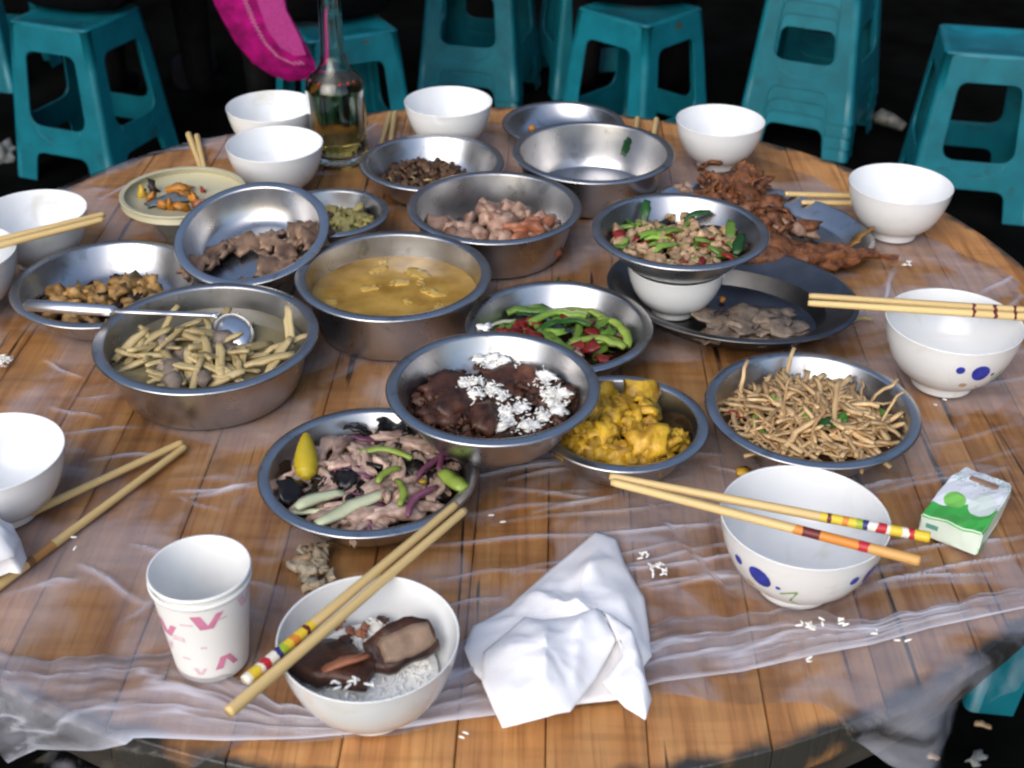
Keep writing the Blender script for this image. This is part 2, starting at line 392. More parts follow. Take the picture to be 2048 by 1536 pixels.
# ------------------------------------------------------------------ ground
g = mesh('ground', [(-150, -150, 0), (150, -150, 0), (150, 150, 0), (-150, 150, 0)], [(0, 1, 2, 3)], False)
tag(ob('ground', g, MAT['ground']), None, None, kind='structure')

# ------------------------------------------------------------------ unseen dark house fronts, added to shade the yard and darken the steel's reflections
plaster = M('added_dark_plaster', (.075, .073, .072), .9, 0, .4, 3, spec=.1)
dglass = M('dark_window', (.01, .012, .014), .3, 0, .1, 5)
def house(label, loc, rz, wd):
    o = empty('added_house_front', loc, rz); tag(o, label, 'added building')
    ob('wall', box('wall', wd, .3, 4.6, .02), plaster, o)
    for k in range(int(wd // 3)):
        xk = -wd / 2 + 1.8 + 3 * k
        ob('door' if k % 2 else 'window', box('door', 1.0, .06, 2.1, .01) if k % 2 else box('window', 1.2, .06, 1.2, .01, 1.0), dglass, o, (xk, -.17, .0))
        ob('window', box('window', 1.2, .06, 1.2, .01, 3.0), dglass, o, (xk, -.17, 0))
    ob('roof', box('roof', wd + .4, .9, .12, .02, 4.605), plaster, o, (0, -.15, 0))
    return o
house('unseen dark house front, added beyond the stools at the back', (0, 7.2, 0), 0, 15)
house('unseen dark house front, added along the left side of the yard', (-6.2, 2.2, 0), R_(90), 9)
house('unseen dark house front, added along the right side of the yard', (6.2, 2.2, 0), R_(-90), 9)

# ------------------------------------------------------------------ the round table: planks, rim batten, legs
table = empty('round_table', (TC.x, TC.y, 0))
tag(table, 'large round table of brown planks covered with dishes and clear plastic film', 'table')
tilt = R_(-1.6)                            # the boards run away from the camera
ct, st = math.cos(tilt), math.sin(tilt)
x = -TR; prng = random.Random(5)
while x < TR - .004:
    wd = prng.uniform(.058, .088); x1 = min(x + wd, TR)
    if TR - x1 < .03: x1 = TR
    a, b = x + .0004, x1 - .0004
    n = 14
    top, bot = [], []
    xs = [a + (b - a) * i / n for i in range(n + 1)]
    hh = [math.sqrt(max(TR * TR - q * q, 1e-6)) for q in xs]
    dz = prng.uniform(-.0004, .0004)
    outl = [(q, h) for q, h in zip(xs, hh)] + [(q, -h) for q, h in zip(reversed(xs), reversed(hh))]
    v, f = [], []
    k = len(outl); cx = (a + b) / 2
    def ins(q, h): return (cx + (q - cx) * (1 - 0.0010 / max((b - a) / 2, .004)), h * (1 - 0.0010 / max(abs(h), .01)))
    for (q, h) in outl: iq = ins(q, h); v.append((iq[0], iq[1], T + dz))
    for (q, h) in outl: v.append((q, h, T - .0010 + dz))
    for (q, h) in outl: v.append((q, h, T - .030))
    f.append(tuple(reversed(range(k))))
    for lay in (0, 1):
        for i in range(k):
            j = (i + 1) % k; f.append((lay * k + i, lay * k + j, (lay + 1) * k + j, (lay + 1) * k + i))
    f.append(tuple(range(2 * k, 3 * k)))
    v = [(ct * p[0] - st * p[1], st * p[0] + ct * p[1], p[2]) for p in v]
    ob('plank', mesh('plank', v, f, False), MAT['wood'], table)
    x = x1
# two battens under the boards, an apron ring and crossed legs
for s in (-1, 1):
    ob('batten', box('batten', .98, .06, .028, .002, T - .0585), MAT['darkwood'], table, (0, s * .26, 0))
ap = lathe('apron', [(.585, T - .031), (.585, T - .075), (.562, T - .075), (.562, T - .031)], 96)
ob('apron', ap, MAT['darkwood'], table)
for sx in (-1, 1):
    for sy in (-1, 1):
        ob('leg', tube('leg', [(sx * .30, sy * .26, T - .06), (sx * .36, sy * .33, .0)], .022, 8), MAT['darkwood'], table)

# ------------------------------------------------------------------ vessels
VESSELS = []                               # footprints (x, y, radius) that the film lies flat under
def ellipse(xl, xr, yt, yb, z):
    xc = (xl + xr) / 2; ym = (yt + yb) / 2
    c = (at(xc, yt, z) + at(xc, yb, z)) / 2
    r = (at(xr, ym, z) - at(xl, ym, z)).length / 2
    return c, r

def dish_profile(R, h, floor=.55, power=2.2, t=.0014, lip=.006):
    Rb = R - lip; fr = floor * Rb
    P = [(0, .0012), (fr * .9, .0012)]
    K = 9
    for i in range(K + 1):
        u = i / K; P.append((fr + (Rb - fr) * math.sin(u * math.pi / 2) ** (1.0) if power < 0 else fr + (Rb - fr) * u ** (1 / power), .0012 + (h - .0012) * u))
    inner = [(0, .0032), (fr * .88, .0032)]
    for i in range(K + 1):
        u = i / K; inner.append(((fr + (Rb - fr) * u ** (1 / power)) - t, .0032 + (h - .0032) * u))
    return P, inner, Rb

def dish(name, label, box4, h, z0=0.0, floor=.55, power=2.2, lip=.0085, cat='dish', mat='steel', group='stainless steel dishes on the table', R=None, tiltm=None):
    zr = T + .0035 + z0 + h
    c, r = ellipse(*box4, zr)
    if R: r = R
    P, I, Rb = dish_profile(r, h, floor, power, lip=lip)
    me = lathe(name, P + I[::-1], 72)
    base = Vector((c.x, c.y, T + .0035 + z0))
    o = ob(name, me, MAT[mat], None, base); tag(o, label, cat, group)
    rim = lathe('rim', [(Rb - .0016, h - .0012), (Rb - .001, h + .0006), (Rb + lip * .45, h + .0014), (Rb + lip * .9, h + .0002), (Rb + lip, h - .0014), (Rb + lip * .7, h - .0024), (Rb, h - .0026)], 72)
    ob('rim', rim, MAT[mat], o)
    if z0 < .01: VESSELS.append((c.x, c.y, floor * r))
    if tiltm is not None: o.matrix_world = Matrix.Translation(base) @ tiltm
    return dict(o=o, c=c, R=r, Rb=Rb, h=h, fr=floor * Rb, base=base, power=power)

# ---- white rice bowls
def bowl_meshes():
    K = 12
    out = [(.0, .0035), (.023, .0035), (.0235, .0), (.0262, .0), (.0268, .0068)]
    pr = [(.0275, .0075), (.0355, .0125), (.0435, .0205), (.0492, .0305), (.0535, .042), (.0562, .053), (.0573, .0615)]
    inn = [(.0575, .0622), (.0570, .0626), (.0562, .0620), (.0550, .0530), (.0520, .0415), (.0475, .030), (.041, .0205), (.030, .0125), (.016, .0088), (0, .0082)]
    return lathe('rice_bowl', pr[:1] + pr + inn, 72), lathe('foot_ring', out + [(.0279, .0077)], 56)
BOWL, FOOT = bowl_meshes()
BOWL.materials.append(MAT['china']); FOOT.materials.append(MAT['china'])
def bowl(label, box4, scale=None, z0=0.0, zoff=.0625, mats=None):
    c, r = ellipse(*box4, T + .0035 + z0 + zoff)
    s = scale or r / .0575
    o = ob('rice_bowl', BOWL, None, None, (c.x, c.y, T + .0035 + z0), None, s)
    tag(o, label, 'bowl', 'white rice bowls on the table')
    ob('foot_ring', FOOT, None, o)
    VESSELS.append((c.x, c.y, .026 * s))
    return dict(o=o, c=c, s=s, base=Vector((c.x, c.y, T + .0035 + z0)))

def surf(R, ang0, pts2, off=.0003, prof=None):
    """wrap flat outline points (metres around, metres up) on a turned surface whose radius at height z is prof(z)"""
    res = []
    for (u, z) in pts2:
        r = prof(z) + off; a = ang0 + u / R; res.append((r * math.cos(a), r * math.sin(a), z))
    return res

def decal(name, outline, R, ang0, prof, mat, parent, off=.0003):
    """printed mark: outline is a closed list of (u, z); filled as rows so that it follows the curve"""
    us = [p[0] for p in outline]; zs = [p[1] for p in outline]
    cu, cz = sum(us) / len(us), sum(zs) / len(zs)
    v = [(cu, cz)]; f = []; n = len(outline); rings = 3
    for k in range(1, rings + 1):
        for p in outline: v.append((cu + (p[0] - cu) * k / rings, cz + (p[1] - cz) * k / rings))
    for i in range(n): f.append((0, 1 + i, 1 + (i + 1) % n))
    for k in range(rings - 1):
        for i in range(n):
            j = (i + 1) % n; f.append((1 + k * n + i, 1 + (k + 1) * n + i, 1 + (k + 1) * n + j, 1 + k * n + j))
    return ob(name, mesh(name, surf(R, ang0, v, off, prof), f), mat, parent)

def circ(cu, cz, a, b=None, rot=0, n=14):
    b = b or a; o = []
    for k in range(n):
        t = 2 * math.pi * k / n; x, y = a * math.cos(t), b * math.sin(t)
        o.append((cu + x * math.cos(rot) - y * math.sin(rot), cz + x * math.sin(rot) + y * math.cos(rot)))
    return o
def strip(p, q, wd):
    d = Vector((q[0] - p[0], q[1] - p[1])); n = Vector((-d.y, d.x)).normalized() * wd / 2
    return [(p[0] + n.x, p[1] + n.y), (p[0] - n.x, p[1] - n.y), (q[0] - n.x, q[1] - n.y), (q[0] + n.x, q[1] + n.y)]
def bprof(z):
    tab = [(.0, .0262), (.0075, .0275), (.0125, .0355), (.0205, .0435), (.0305, .0492), (.042, .0535), (.053, .0562), (.0615, .0573)]
    for (z0, r0), (z1, r1) in zip(tab, tab[1:]):
        if z <= z1: return r0 + (r1 - r0) * (z - z0) / (z1 - z0)
    return tab[-1][1]

b_back1 = bowl('white rice bowl behind another bowl, left of the glass bottle', (452, 632, 179, 243))
b_back2 = bowl('white rice bowl touching the left side of the glass bottle', (452, 646, 250, 325))
b_back3 = bowl('white rice bowl at the back edge, right of the glass bottle', (808, 985, 168, 235))
b_back4 = bowl('white rice bowl at the back in front of the stool stack', (1353, 1530, 199, 275))
b_back5 = bowl('white rice bowl at the right edge beside two plain chopstick tips', (1700, 1904, 316, 420))
b_left1 = bowl('white rice bowl behind the chopsticks at the left picture edge', (-55, 160, 371, 488))
b_left2 = bowl('white rice bowl under the chopsticks, cut by the left picture edge', (-190, 62, 452, 575))
b_left3 = bowl('big white bowl at the left above a pair of crossed chopsticks', (-160, 124, 803, 1000))
b_f1 = bowl('white bowl with cobalt flowers carrying two painted chopsticks', (1440, 1777, 937, 1150))
b_f2 = bowl('white bowl with blue flower print by the right picture edge', (1773, 2042, 570, 735))
b_front = bowl('white bowl of rice with dark meat slices in the foreground', (553, 920, 1155, 1405))
b_under = None
for bb, a0 in ((b_f1, R_(229)), (b_f1, R_(318)), (b_f2, R_(282)), (b_f2, R_(150))):
    o = bb['o']; Rr = .050
    decal('flower_print', circ(0, .041, .0075, .0092, .5), Rr, a0, bprof, MAT['blue'], o)
    decal('flower_print', circ(-.017, .045, .0034, .0040), Rr, a0, bprof, MAT['blue'], o)
    decal('flower_print', circ(.0125, .037, .0018), Rr, a0, bprof, MAT['blue'], o)
    decal('leaf_print', circ(-.0105, .0265, .0036, .003), Rr, a0, bprof, MAT['tan'], o)
    decal('leaf_print', strip((.014, .031), (.025, .037), .0018), Rr, a0, bprof, MAT['green'], o)
    decal('leaf_print', strip((.025, .037), (.021, .024), .0016), Rr, a0, bprof, MAT['green'], o)
    decal('leaf_print', strip((.021, .024), (.029, .018), .0016), Rr, a0, bprof, MAT['green'], o)
    decal('leaf_print', strip((.003, .024), (.008, .019), .0016), Rr, a0, bprof, MAT['tan'], o)

# ---- steel dishes and basins (pixel boxes of their rims)
Q = dish('shallow_dish', 'round steel dish of pork strips, black fungus and celery, nearest the camera', (515, 962, 812, 1080), .036, floor=.62)
O_ = dish('shallow_dish', 'steel dish heaped with yellow fried pieces beside the dark meat bowl', (1070, 1420, 737, 962), .038, floor=.6)
P_ = dish('shallow_dish', 'steel dish heaped with brown potato shreds at the right', (1405, 1833, 706, 935), .040, floor=.55)
M_ = dish('shallow_dish', 'steel dish of green leek stems and red chilli in the middle', (938, 1315, 560, 742), .038, floor=.58)
N_ = dish('steel_bowl', 'steel bowl of dark braised meat and rice resting on two dishes', (770, 1202, 662, 893), .050, z0=.036, floor=.50, cat='bowl')
L_ = dish('steel_basin', 'deep steel basin of yellow egg soup', (573, 970, 466, 654), .056, floor=.86, power=1.5, cat='basin', lip=.009)
K_ = dish('steel_basin', 'deep steel basin of bamboo shoot soup with a ladle in it', (192, 640, 560, 782), .053, floor=.84, power=1.5, cat='basin', lip=.009)
J_ = dish('shallow_dish', 'steel dish of golden fried cubes behind the ladle handle', (35, 420, 492, 668), .036, floor=.6)
H_ = dish('shallow_dish', 'small steel dish of yellow cabbage half hidden behind the tilted dish', (548, 780, 362, 490), .036, floor=.6)
A_ = dish('shallow_dish', 'steel dish of dark brown shreds in front of the glass bottle', (728, 1022, 273, 400), .040, floor=.58)
D_ = dish('steel_basin', 'deep steel basin of stewed meat on the bone', (805, 1157, 342, 491), .053, floor=.84, power=1.5, cat='basin', lip=.0085)
C_ = dish('steel_basin', 'nearly empty deep steel basin with a green leaf on its rim', (1000, 1330, 252, 377), .054, floor=.84, power=1.5, cat='basin', lip=.0085)
B_ = dish('shallow_dish', 'empty steel dish furthest back behind the empty basin', (1006, 1254, 215, 292), .027, floor=.6)
# dish I leans on its neighbours
tI = Matrix.Rotation(R_(16), 4, 'X') @ Matrix.Rotation(R_(-4), 4, 'Y')
I_ = dish('shallow_dish', 'tilted steel dish with slices of brown meat leaning toward the camera', (368, 682, 386, 536), .036, z0=.034, floor=.68, tiltm=tI)

def oval(name, label, p0, p1, half_w, h, z0=0.0, lip=.02):
    """oval tray whose long axis ends lie at the photo points p0, p1"""
    a, b = at(*p0, T + h), at(*p1, T + h)
    c = (a + b) / 2; d = b - a; L_half = d.length / 2; rz = math.atan2(d.y, d.x)
    rm = half_w
    prof = [(rm - lip - .030, .0012), (rm - lip - .008, .003), (rm - lip, h * .55), (rm - .004, h - .001), (rm, h - .002),
            (rm + .0005, h), (rm - .004, h + .0012), (rm - lip, h * .55 + .002), (rm - lip - .008, .005), (rm - lip - .030, .0032), (rm - lip - .06, .0032)]
    me = lathe(name, prof, 80, L_half, half_w)
    # close floor
    bm = bmesh.new(); bm.from_mesh(me)
    bmesh.ops.holes_fill(bm, edges=[e for e in bm.edges if e.is_boundary], sides=0); bm.to_mesh(me); bm.free()
    o = ob(name, me, MAT['steel'], None, (c.x, c.y, T + .0035 + z0), (0, 0, rz))
    tag(o, label, 'tray', 'oval steel trays on the table')
    VESSELS.append((c.x, c.y, half_w * .8))
    return dict(o=o, c=c, a=L_half, b=half_w, rz=rz, base=Vector((c.x, c.y, T + .0035 + z0)), h=h)
F_ = oval('oval_tray', 'dark oval steel tray of grey meat slices under the raised dish', (1180, 550), (1676, 642), .102, .034, lip=.030)
dst = M('dull_dark_steel', (.17, .17, .175), .38, 1.0, .25, 25)
F_['o'].data.materials[0] = dst
G_ = oval('oval_tray', 'oval steel tray carrying a brown fried fish at the right', (1322, 385), (1740, 508), .088, .018)
# dish E stands on a rice bowl that stands in tray F
b_under = bowl('white rice bowl used as a stand under the raised dish', (1290, 1466, 505, 600), scale=.86, z0=.0045)
E_ = dish('shallow_dish', 'steel dish of pork bits and green leek raised on a white bowl', (1181, 1538, 385, 541), .043, z0=.0520, floor=.32)
b_under['o'].location.x, b_under['o'].location.y = E_['c'].x, E_['c'].y

# ---- no vessel may stand in another: push the farther one of a pair back until the walls clear
def wall_radius(V_, z, d):
    z = z - (V_['base'].z - T)
    if z < 0 or z > V_['h'] + .002: return None
    if 'a' in V_:
        k = 1 - .5 * max(0, 1 - z / V_['h']); phi = math.atan2(d.y, d.x) - V_['rz']
        return k * V_['a'] * V_['b'] / math.hypot(V_['b'] * math.cos(phi), V_['a'] * math.sin(phi))
    if 's' in V_: return bprof(z / V_['s']) * V_['s']
    u = min(z / V_['h'], 1); r_ = V_['fr'] + (V_['Rb'] - V_['fr']) * u ** (1 / V_['power'])
    return V_['R'] if z > V_['h'] - .003 else r_
for B0 in (b_back1, b_back2, b_back3, b_back4, b_back5, b_left1, b_left2, b_left3, b_f1, b_f2, b_front): B0['h'] = .0625 * B0['s']
ALLV = [Q, O_, P_, M_, L_, K_, I_, J_, H_, A_, D_, C_, B_, F_, G_, b_back1, b_back2, b_back3, b_back4, b_back5, b_left1, b_left2, b_left3, b_f1, b_f2, b_front]
for it in range(60):
    worst = 0
    for i, A0 in enumerate(ALLV):
        for B0 in ALLV[i + 1:]:
            d = B0['base'] - A0['base']; d.z = 0; dist = d.length
            if dist > .30: continue
            pen = 0
            for k in range(1, 40):
                z = .0035 + .0018 * k; ra, rb = wall_radius(A0, z, d), wall_radius(B0, z, -d)
                if ra and rb: pen = max(pen, ra + rb + .0008 - dist)
            if pen > 0:
                worst = max(worst, pen); far, near = (B0, A0) if B0['base'].y > A0['base'].y else (A0, B0)
                u = (far['base'] - near['base']); u.z = 0; u.normalize()
                for V_, sg, k in ((far, 1, .45), (near, -1, .12)):
                    V_['base'] = V_['base'] + u * sg * pen * k; V_['c'] = V_['c'] + u * sg * pen * k; V_['o'].location = V_['base']
    if worst < .0003: break
VESSELS.clear()
for v_ in ALLV + [b_under]: VESSELS.append((v_['o'].location.x, v_['o'].location.y, v_['b'] * .8 if 'a' in v_ else (.026 * v_['s'] if 's' in v_ else v_['fr'])))

# ---- cream plate on a clear bowl
pc, pr_ = ellipse(240, 492, 333, 432, T + .062)
pl = lathe('cream_plate', [(0, .0), (.050, .0), (.052, .003), (.060, .0045), (.068, .009), (pr_ - .004, .0165), (pr_, .0175), (pr_ - .001, .0192), (pr_ - .006, .0185), (.067, .0112), (.058, .0066), (0, .0052)], 72)
plate = ob('cream_plate', pl, MAT['cream'], None, (pc.x, pc.y, T + .0425)); tag(plate, 'cream plate with orange scraps raised at the left back', 'plate')
clear = M('cloudy_clear_plastic', (.62, .66, .60), .25, 0, .1, 30, trans=.75, ior=1.2)
cbm = lathe('clear_bowl', [(0, .0), (.022, 0), (.028, .012), (.036, .028), (.041, .0385), (.0398, .0385), (.034, .027), (.026, .012), (.020, .002), (0, .002)], 48)
tag(ob('clear_bowl', cbm, clear, None, (pc.x - .004, pc.y, T + .0035)), 'small cloudy clear bowl under the cream plate', 'bowl')
VESSELS.append((pc.x, pc.y, .03))

# ------------------------------------------------------------------ food
def zfloor(D, r):
    if r <= D['fr']: return .0034
    u = min((r - D['fr']) / (D['Rb'] - D['fr']), 1.0)
    return .0034 + (D['h'] - .0034) * u ** D['power']

class Heap:
    def __init__(s, name, label, cat, D, off=(0, 0), rad=.8, height=.02, core=None, core_h=.8, seed=1, ex=1.0, pw=.7):
        s.pw = pw
        s.D = D; s.r = random.Random(seed * 97 + 3); s.seed = seed
        s.cx, s.cy = off[0] * D['Rb'], off[1] * D['Rb']; s.rad = rad * D['Rb']; s.H = height; s.ex = ex
        s.o = empty(name, D['base'])
        s.o.matrix_world = D['o'].matrix_world.copy() if D['o'].rotation_mode and False else Matrix.Translation(D['base'])
        if D.get('tilt') is not None: s.o.matrix_world = Matrix.Translation(D['base']) @ D['tilt']
        tag(s.o, label, cat)
        if core: s.core(core, core_h)
    def z(s, x, y, k=1.0):
        rr = math.hypot(x, y); q = math.hypot(x - s.cx, (y - s.cy) / s.ex) / s.rad
        d = max(1 - q * q, 0) ** s.pw
        return zfloor(s.D, min(rr, s.D['Rb'])) + s.H * k * d
    def core(s, mat, k):
        n, m = 40, 9; v = [(s.cx, s.cy, s.z(s.cx, s.cy, k))]; f = []
        for j in range(1, m + 1):
            for i in range(n):
                t = 2 * math.pi * i / n; q = s.rad * j / m
                q *= 1 + .12 * mnoise.noise(Vector((math.cos(t) * 2, math.sin(t) * 2, s.seed)))
                x, y = s.cx + q * math.cos(t), s.cy + q * s.ex * math.sin(t)
                rr = math.hypot(x, y); lim = s.D['Rb'] * .985
                if rr > lim: x, y = x * lim / rr, y * lim / rr
                z = s.z(x, y, k) + .0025 * mnoise.noise(Vector((x * 90, y * 90, s.seed * 3.1)))
                if j == m: z = s.z(x, y, 0) - .0004
                v.append((x, y, max(z, s.z(x, y, 0) - .0004)))
        for i in range(n):
            f.append((0, 1 + i, 1 + (i + 1) % n))
            for j in range(m - 1):
                a, b = 1 + j * n + i, 1 + j * n + (i + 1) % n; f.append((a, a + n, b + n, b))
        ob('sauce', mesh('sauce', v, f), mat, s.o)
    def add(s, name, meshes, mat, count, sc_=(.85, 1.2), tilt=.5, lift=.0, rmax=.95, rmin=0.0, region=None):
        for me in meshes:
            if not me.materials: me.materials.append(mat)
        for _ in range(count):
            for _try in range(20):
                t = s.r.uniform(0, 2 * math.pi); q = s.rad * (rmin + (rmax - rmin) * math.sqrt(s.r.random()))
                x, y = s.cx + q * math.cos(t), s.cy + q * s.ex * math.sin(t)
                if math.hypot(x, y) < s.D['Rb'] * .82 and (region is None or region(x / s.D['Rb'], y / s.D['Rb'])): break
            s.put(name, s.r.choice(meshes), mat, x, y, lift + s.r.uniform(0, .004), (s.r.uniform(-tilt, tilt), s.r.uniform(-tilt, tilt), s.r.uniform(0, 2 * math.pi)), s.r.uniform(*sc_))
    def put(s, name, me, mat, x, y, lift, rot, scale=1.0):
        if not me.materials: me.materials.append(mat)
        D = s.D; hz = max(abs(v_.co.z) for v_ in me.vertices) * scale * .85 + .001; hl = max(abs(v_.co.x) for v_ in me.vertices) * scale * .55
        for _ in range(3):                 # keep the piece inside the wall
            z = s.z(x, y, .95) + lift - hz; u = min(max((z - .0034) / (D['h'] - .0034), 0), 1)
            lim = D['fr'] + (D['Rb'] - D['fr']) * u ** (1 / D['power']) - hl; q = math.hypot(x, y)
            if u < 1 and q > lim > 0: x, y = x * lim / q, y * lim / q
        return ob(name, me, None, s.o, (x, y, s.z(x, y, .95) + lift), rot, scale)
    def px(s, name, me, mat, X, Y, lift, rot, scale=1.0, zg=None):
        zz = zg if zg is not None else .0034 + s.H * .8 + lift
        for _ in range(8):                 # relax towards the height of the heap at that spot
            p = at(X, Y, s.D['base'].z + zz); x, y = p.x - s.D['base'].x, p.y - s.D['base'].y
            q = math.hypot(x, y); lim = s.D['Rb'] * .86
            if q > lim: x, y = x * lim / q, y * lim / q
            zz = .7 * zz + .3 * (s.z(x, y, .95) + lift)
        return s.put(name, me, mat, x, y, lift, rot, scale)

I_['tilt'] = tI
def var(fn, n, *a, **k): return [fn(*a[:1], *a[1:], seed=i + 1, **k) for i in range(n)]
sl_pork = [slab('pork_strip', .036, .0095, .0055, i, .45, .45, 8, 4) for i in range(7)]
st_cel = [stick('celery_stick', .05, .0042, i, .12, flat=.6) for i in range(4)]
st_oni = [slab('onion_strip', .034, .006, .0022, i, .55, .3) for i in range(3)]
fl_fun = [slab('fungus_piece', .020, .016, .0025, i, .6, .35) for i in range(4)]
# front dish
h = Heap('pork_and_celery', 'pork strips with black fungus, celery and a yellow pepper', 'food', Q, (0, -.05), .95, .024, FOOD['sauce'], .75, 1)
h.add('fungus_piece', fl_fun, FOOD['fungus'], 34, (.9, 1.5), .7)
h.add('pork_strip', sl_pork, FOOD['pork'], 78, (.65, 1.2), .5, .002)
h.add('celery_stick', st_cel, FOOD['celery'], 5, (.6, .9), .3, .004)
h.add('onion_strip', st_oni, FOOD['onion'], 9, (.8, 1.2), .5, .004)
h.add('yellow_bit', [chunk('yellow_bit', .004, 3, 1)], FOOD['yellowbit'], 7, (.7, 1.3), .5, .004)
pep = lathe('pickled_pepper', [(0, -.024), (.0035, -.0235), (.0085, -.019), (.0105, -.010), (.0098, .0), (.0078, .010), (.0052, .019), (.003, .024), (0, .0255)], 18)
h.px('pickled_pepper', pep, FOOD['pepper'], 612, 912, .020, (R_(-74), R_(4), R_(8)), .95)
h.px('celery_stick', stick('celery_stick', .064, .0062, 8, .06, flat=.55), FOOD['celery'], 705, 1015, .016, (0, 0, R_(38)))
h.px('celery_stick', stick('celery_stick', .040, .0058, 5, .10, flat=.55), FOOD['celery'], 640, 1000, .014, (0, 0, R_(30)))
h.px('celery_stick', stick('celery_stick', .030, .0075, 6, .12, flat=.5), FOOD['limestem'], 915, 965, .014, (0, 0, R_(-48)))
for X, Y, a, l in ((770, 912, -12, .045), (795, 985, -78, .032), (778, 950, 50, .026), (830, 855, -55, .04)):
    h.px('leek_stem', stick('leek_stem', l, .0034, X, .3, flat=.6), FOOD['limestem'], X, Y, .016, (0, 0, R_(a)))
for X, Y, a in ((870, 935, 48), (905, 915, 70), (845, 1000, 60)):
    h.px('onion_strip', stick('onion_strip', .044, .0028, X, .25, flat=.8), FOOD['onion'], X, Y, .016, (0, 0, R_(a)))
for X, Y, sx in ((720, 865, 1.4), (770, 858, 1.2), (805, 850, 1.3), (690, 960, 1.0), (580, 985, 1.3), (830, 940, .9)):
    h.px('fungus_piece', fl_fun[X % 4], FOOD['fungus'], X, Y, .010, (.4, -.3, X * .1), sx)
for X, Y, a in ((725, 925, -60), (650, 900, 70), (680, 905, 80), (800, 880, -15), (860, 890, -25), (885, 975, 75), (590, 935, 75), (735, 1035, 5), (800, 1045, 12)):
    h.px('pork_strip', sl_pork[(X // 5) % 6], FOOD['pork'], X, Y, .008, (.2, .1, R_(a)), 1.2)

# dark meat bowl with rice
grain = tube('rice_grain', [(-.003, 0, 0), (-.0017, 0, .0001), (.0017, 0, .0001), (.003, 0, 0)], [.0005, .0010, .0010, .0005], 5)
def rice_patch(name, parent, spots, mat, n_each, seed, spread=.011, zfun=None, size=1.0, pile=.0, rlim=None):
    """loose rice grains joined into one mesh"""
    r = random.Random(seed); v, f = [], []
    gv = [p.co.copy() for p in grain.vertices]; gf = [tuple(p.vertices) for p in grain.polygons]
    for (x, y, z) in spots:
        for _ in range(n_each):
            dx, dy = r.gauss(0, spread * .5), r.gauss(0, spread * .5)
            if rlim and math.hypot(x + dx, y + dy) > rlim: continue
            m = Matrix.Rotation(r.uniform(0, 6.28), 3, 'Z') @ Matrix.Rotation(r.uniform(-.5, .5), 3, 'Y')
            b0 = len(v); zz = (zfun(x + dx, y + dy) if zfun else z) + r.uniform(0, .0015) + pile * max(0, 1 - (dx * dx + dy * dy) / (spread * spread)) * r.random()
            for p in gv: q = m @ (p * size * r.uniform(.95, 1.05)); v.append((x + dx + q.x, y + dy + q.y, zz + q.z))
            f += [tuple(i + b0 for i in t) for t in gf]
    o = ob(name, mesh(name, v, f), mat, parent); o['kind'] = 'stuff'; return o

h = Heap('braised_meat', 'dark braised meat slices with preserved vegetable in the steel bowl', 'food', N_, (0, -.08), .92, .024, FOOD['sauce'], .8, 2)
sl_big = [slab('meat_slice', .056, .026, .009, i, .22, .34, 9, 4) for i in range(4)]
h.add('vegetable_bit', [slab('vegetable_bit', .012, .008, .002, i, .6, .6) for i in range(4)], FOOD['darkmeat'], 190, (.7, 1.5), .8, .003)
for X, Y, a, tx in ((880, 770, 42, .5), (925, 810, 46, .35), (985, 835, 70, .3), (900, 830, 38, .2), (1070, 770, -55, .35), (1040, 735, 10, .2)):
    h.px('meat_slice', sl_big[X % 4], FOOD['darkmeat'], X, Y, .008, (tx, .15, R_(a)), .95)
r = random.Random(9); sp = []
for X, Y in ((960, 720), (985, 712), (1010, 715), (1030, 735), (1000, 735), (955, 770), (985, 785), (1000, 800), (935, 765), (1090, 750), (1100, 780), (1108, 800), (1010, 830), (1008, 850), (1120, 820), (1040, 820), (1130, 790), (1085, 830), (1060, 850), (950, 795), (970, 705), (1085, 765)):
    p = at(X, Y, N_['base'].z + .034); sp.append((p.x - N_['base'].x, p.y - N_['base'].y, 0))
rcl = [chunk('rice_lump', .0068, i, 3, 1.0, (1.2, .9, .35)) for i in range(5)]
for i, (x, y, _z) in enumerate(sp):
    h.put('rice_lump', rcl[i % 5], MAT['rice'], x, y, .0115, (0, 0, i), .8 + .07 * (i % 5))
rice_patch('rice', h.o, sp, MAT['rice'], 34, 4, .011, lambda x, y: h.z(x, y, 1.0) + .010, .55, .008, N_['Rb'] * .8)

# yellow fried pieces
ck = [chunk('fried_piece', .0150, i, 3, .75, (1, .8, .75)) for i in range(6)]
ck2 = [slab('pepper_piece', .026, .018, .005, i, .5, .4) for i in range(3)]
h = Heap('yellow_fried_pieces', 'heap of yellow fried pieces in the dish under the dark meat bowl', 'food', O_, (.03, -.02), .94, .034, FOOD['sauce'], .55, 3)
h.add('fried_piece', ck, FOOD['curry'], 52, (.55, 1.05), 1.5, .0)
h.add('fried_piece', ck2, FOOD['curry'], 14, (.8, 1.2), .9, .003)
h.px('fried_piece', slab('fried_piece', .034, .026, .007, 4, .6, .3), FOOD['curry'], 1285, 785, .012, (R_(60), R_(20), R_(20)))
h.px('fried_piece', slab('fried_piece', .030, .018, .007, 6, .6, .3), FOOD['curry'], 1215, 790, .010, (R_(55), R_(60), R_(30)))
h.px('fried_piece', ck[1], FOOD['orange'], 1290, 885, .008, (.3, .2, 1), 1.35)

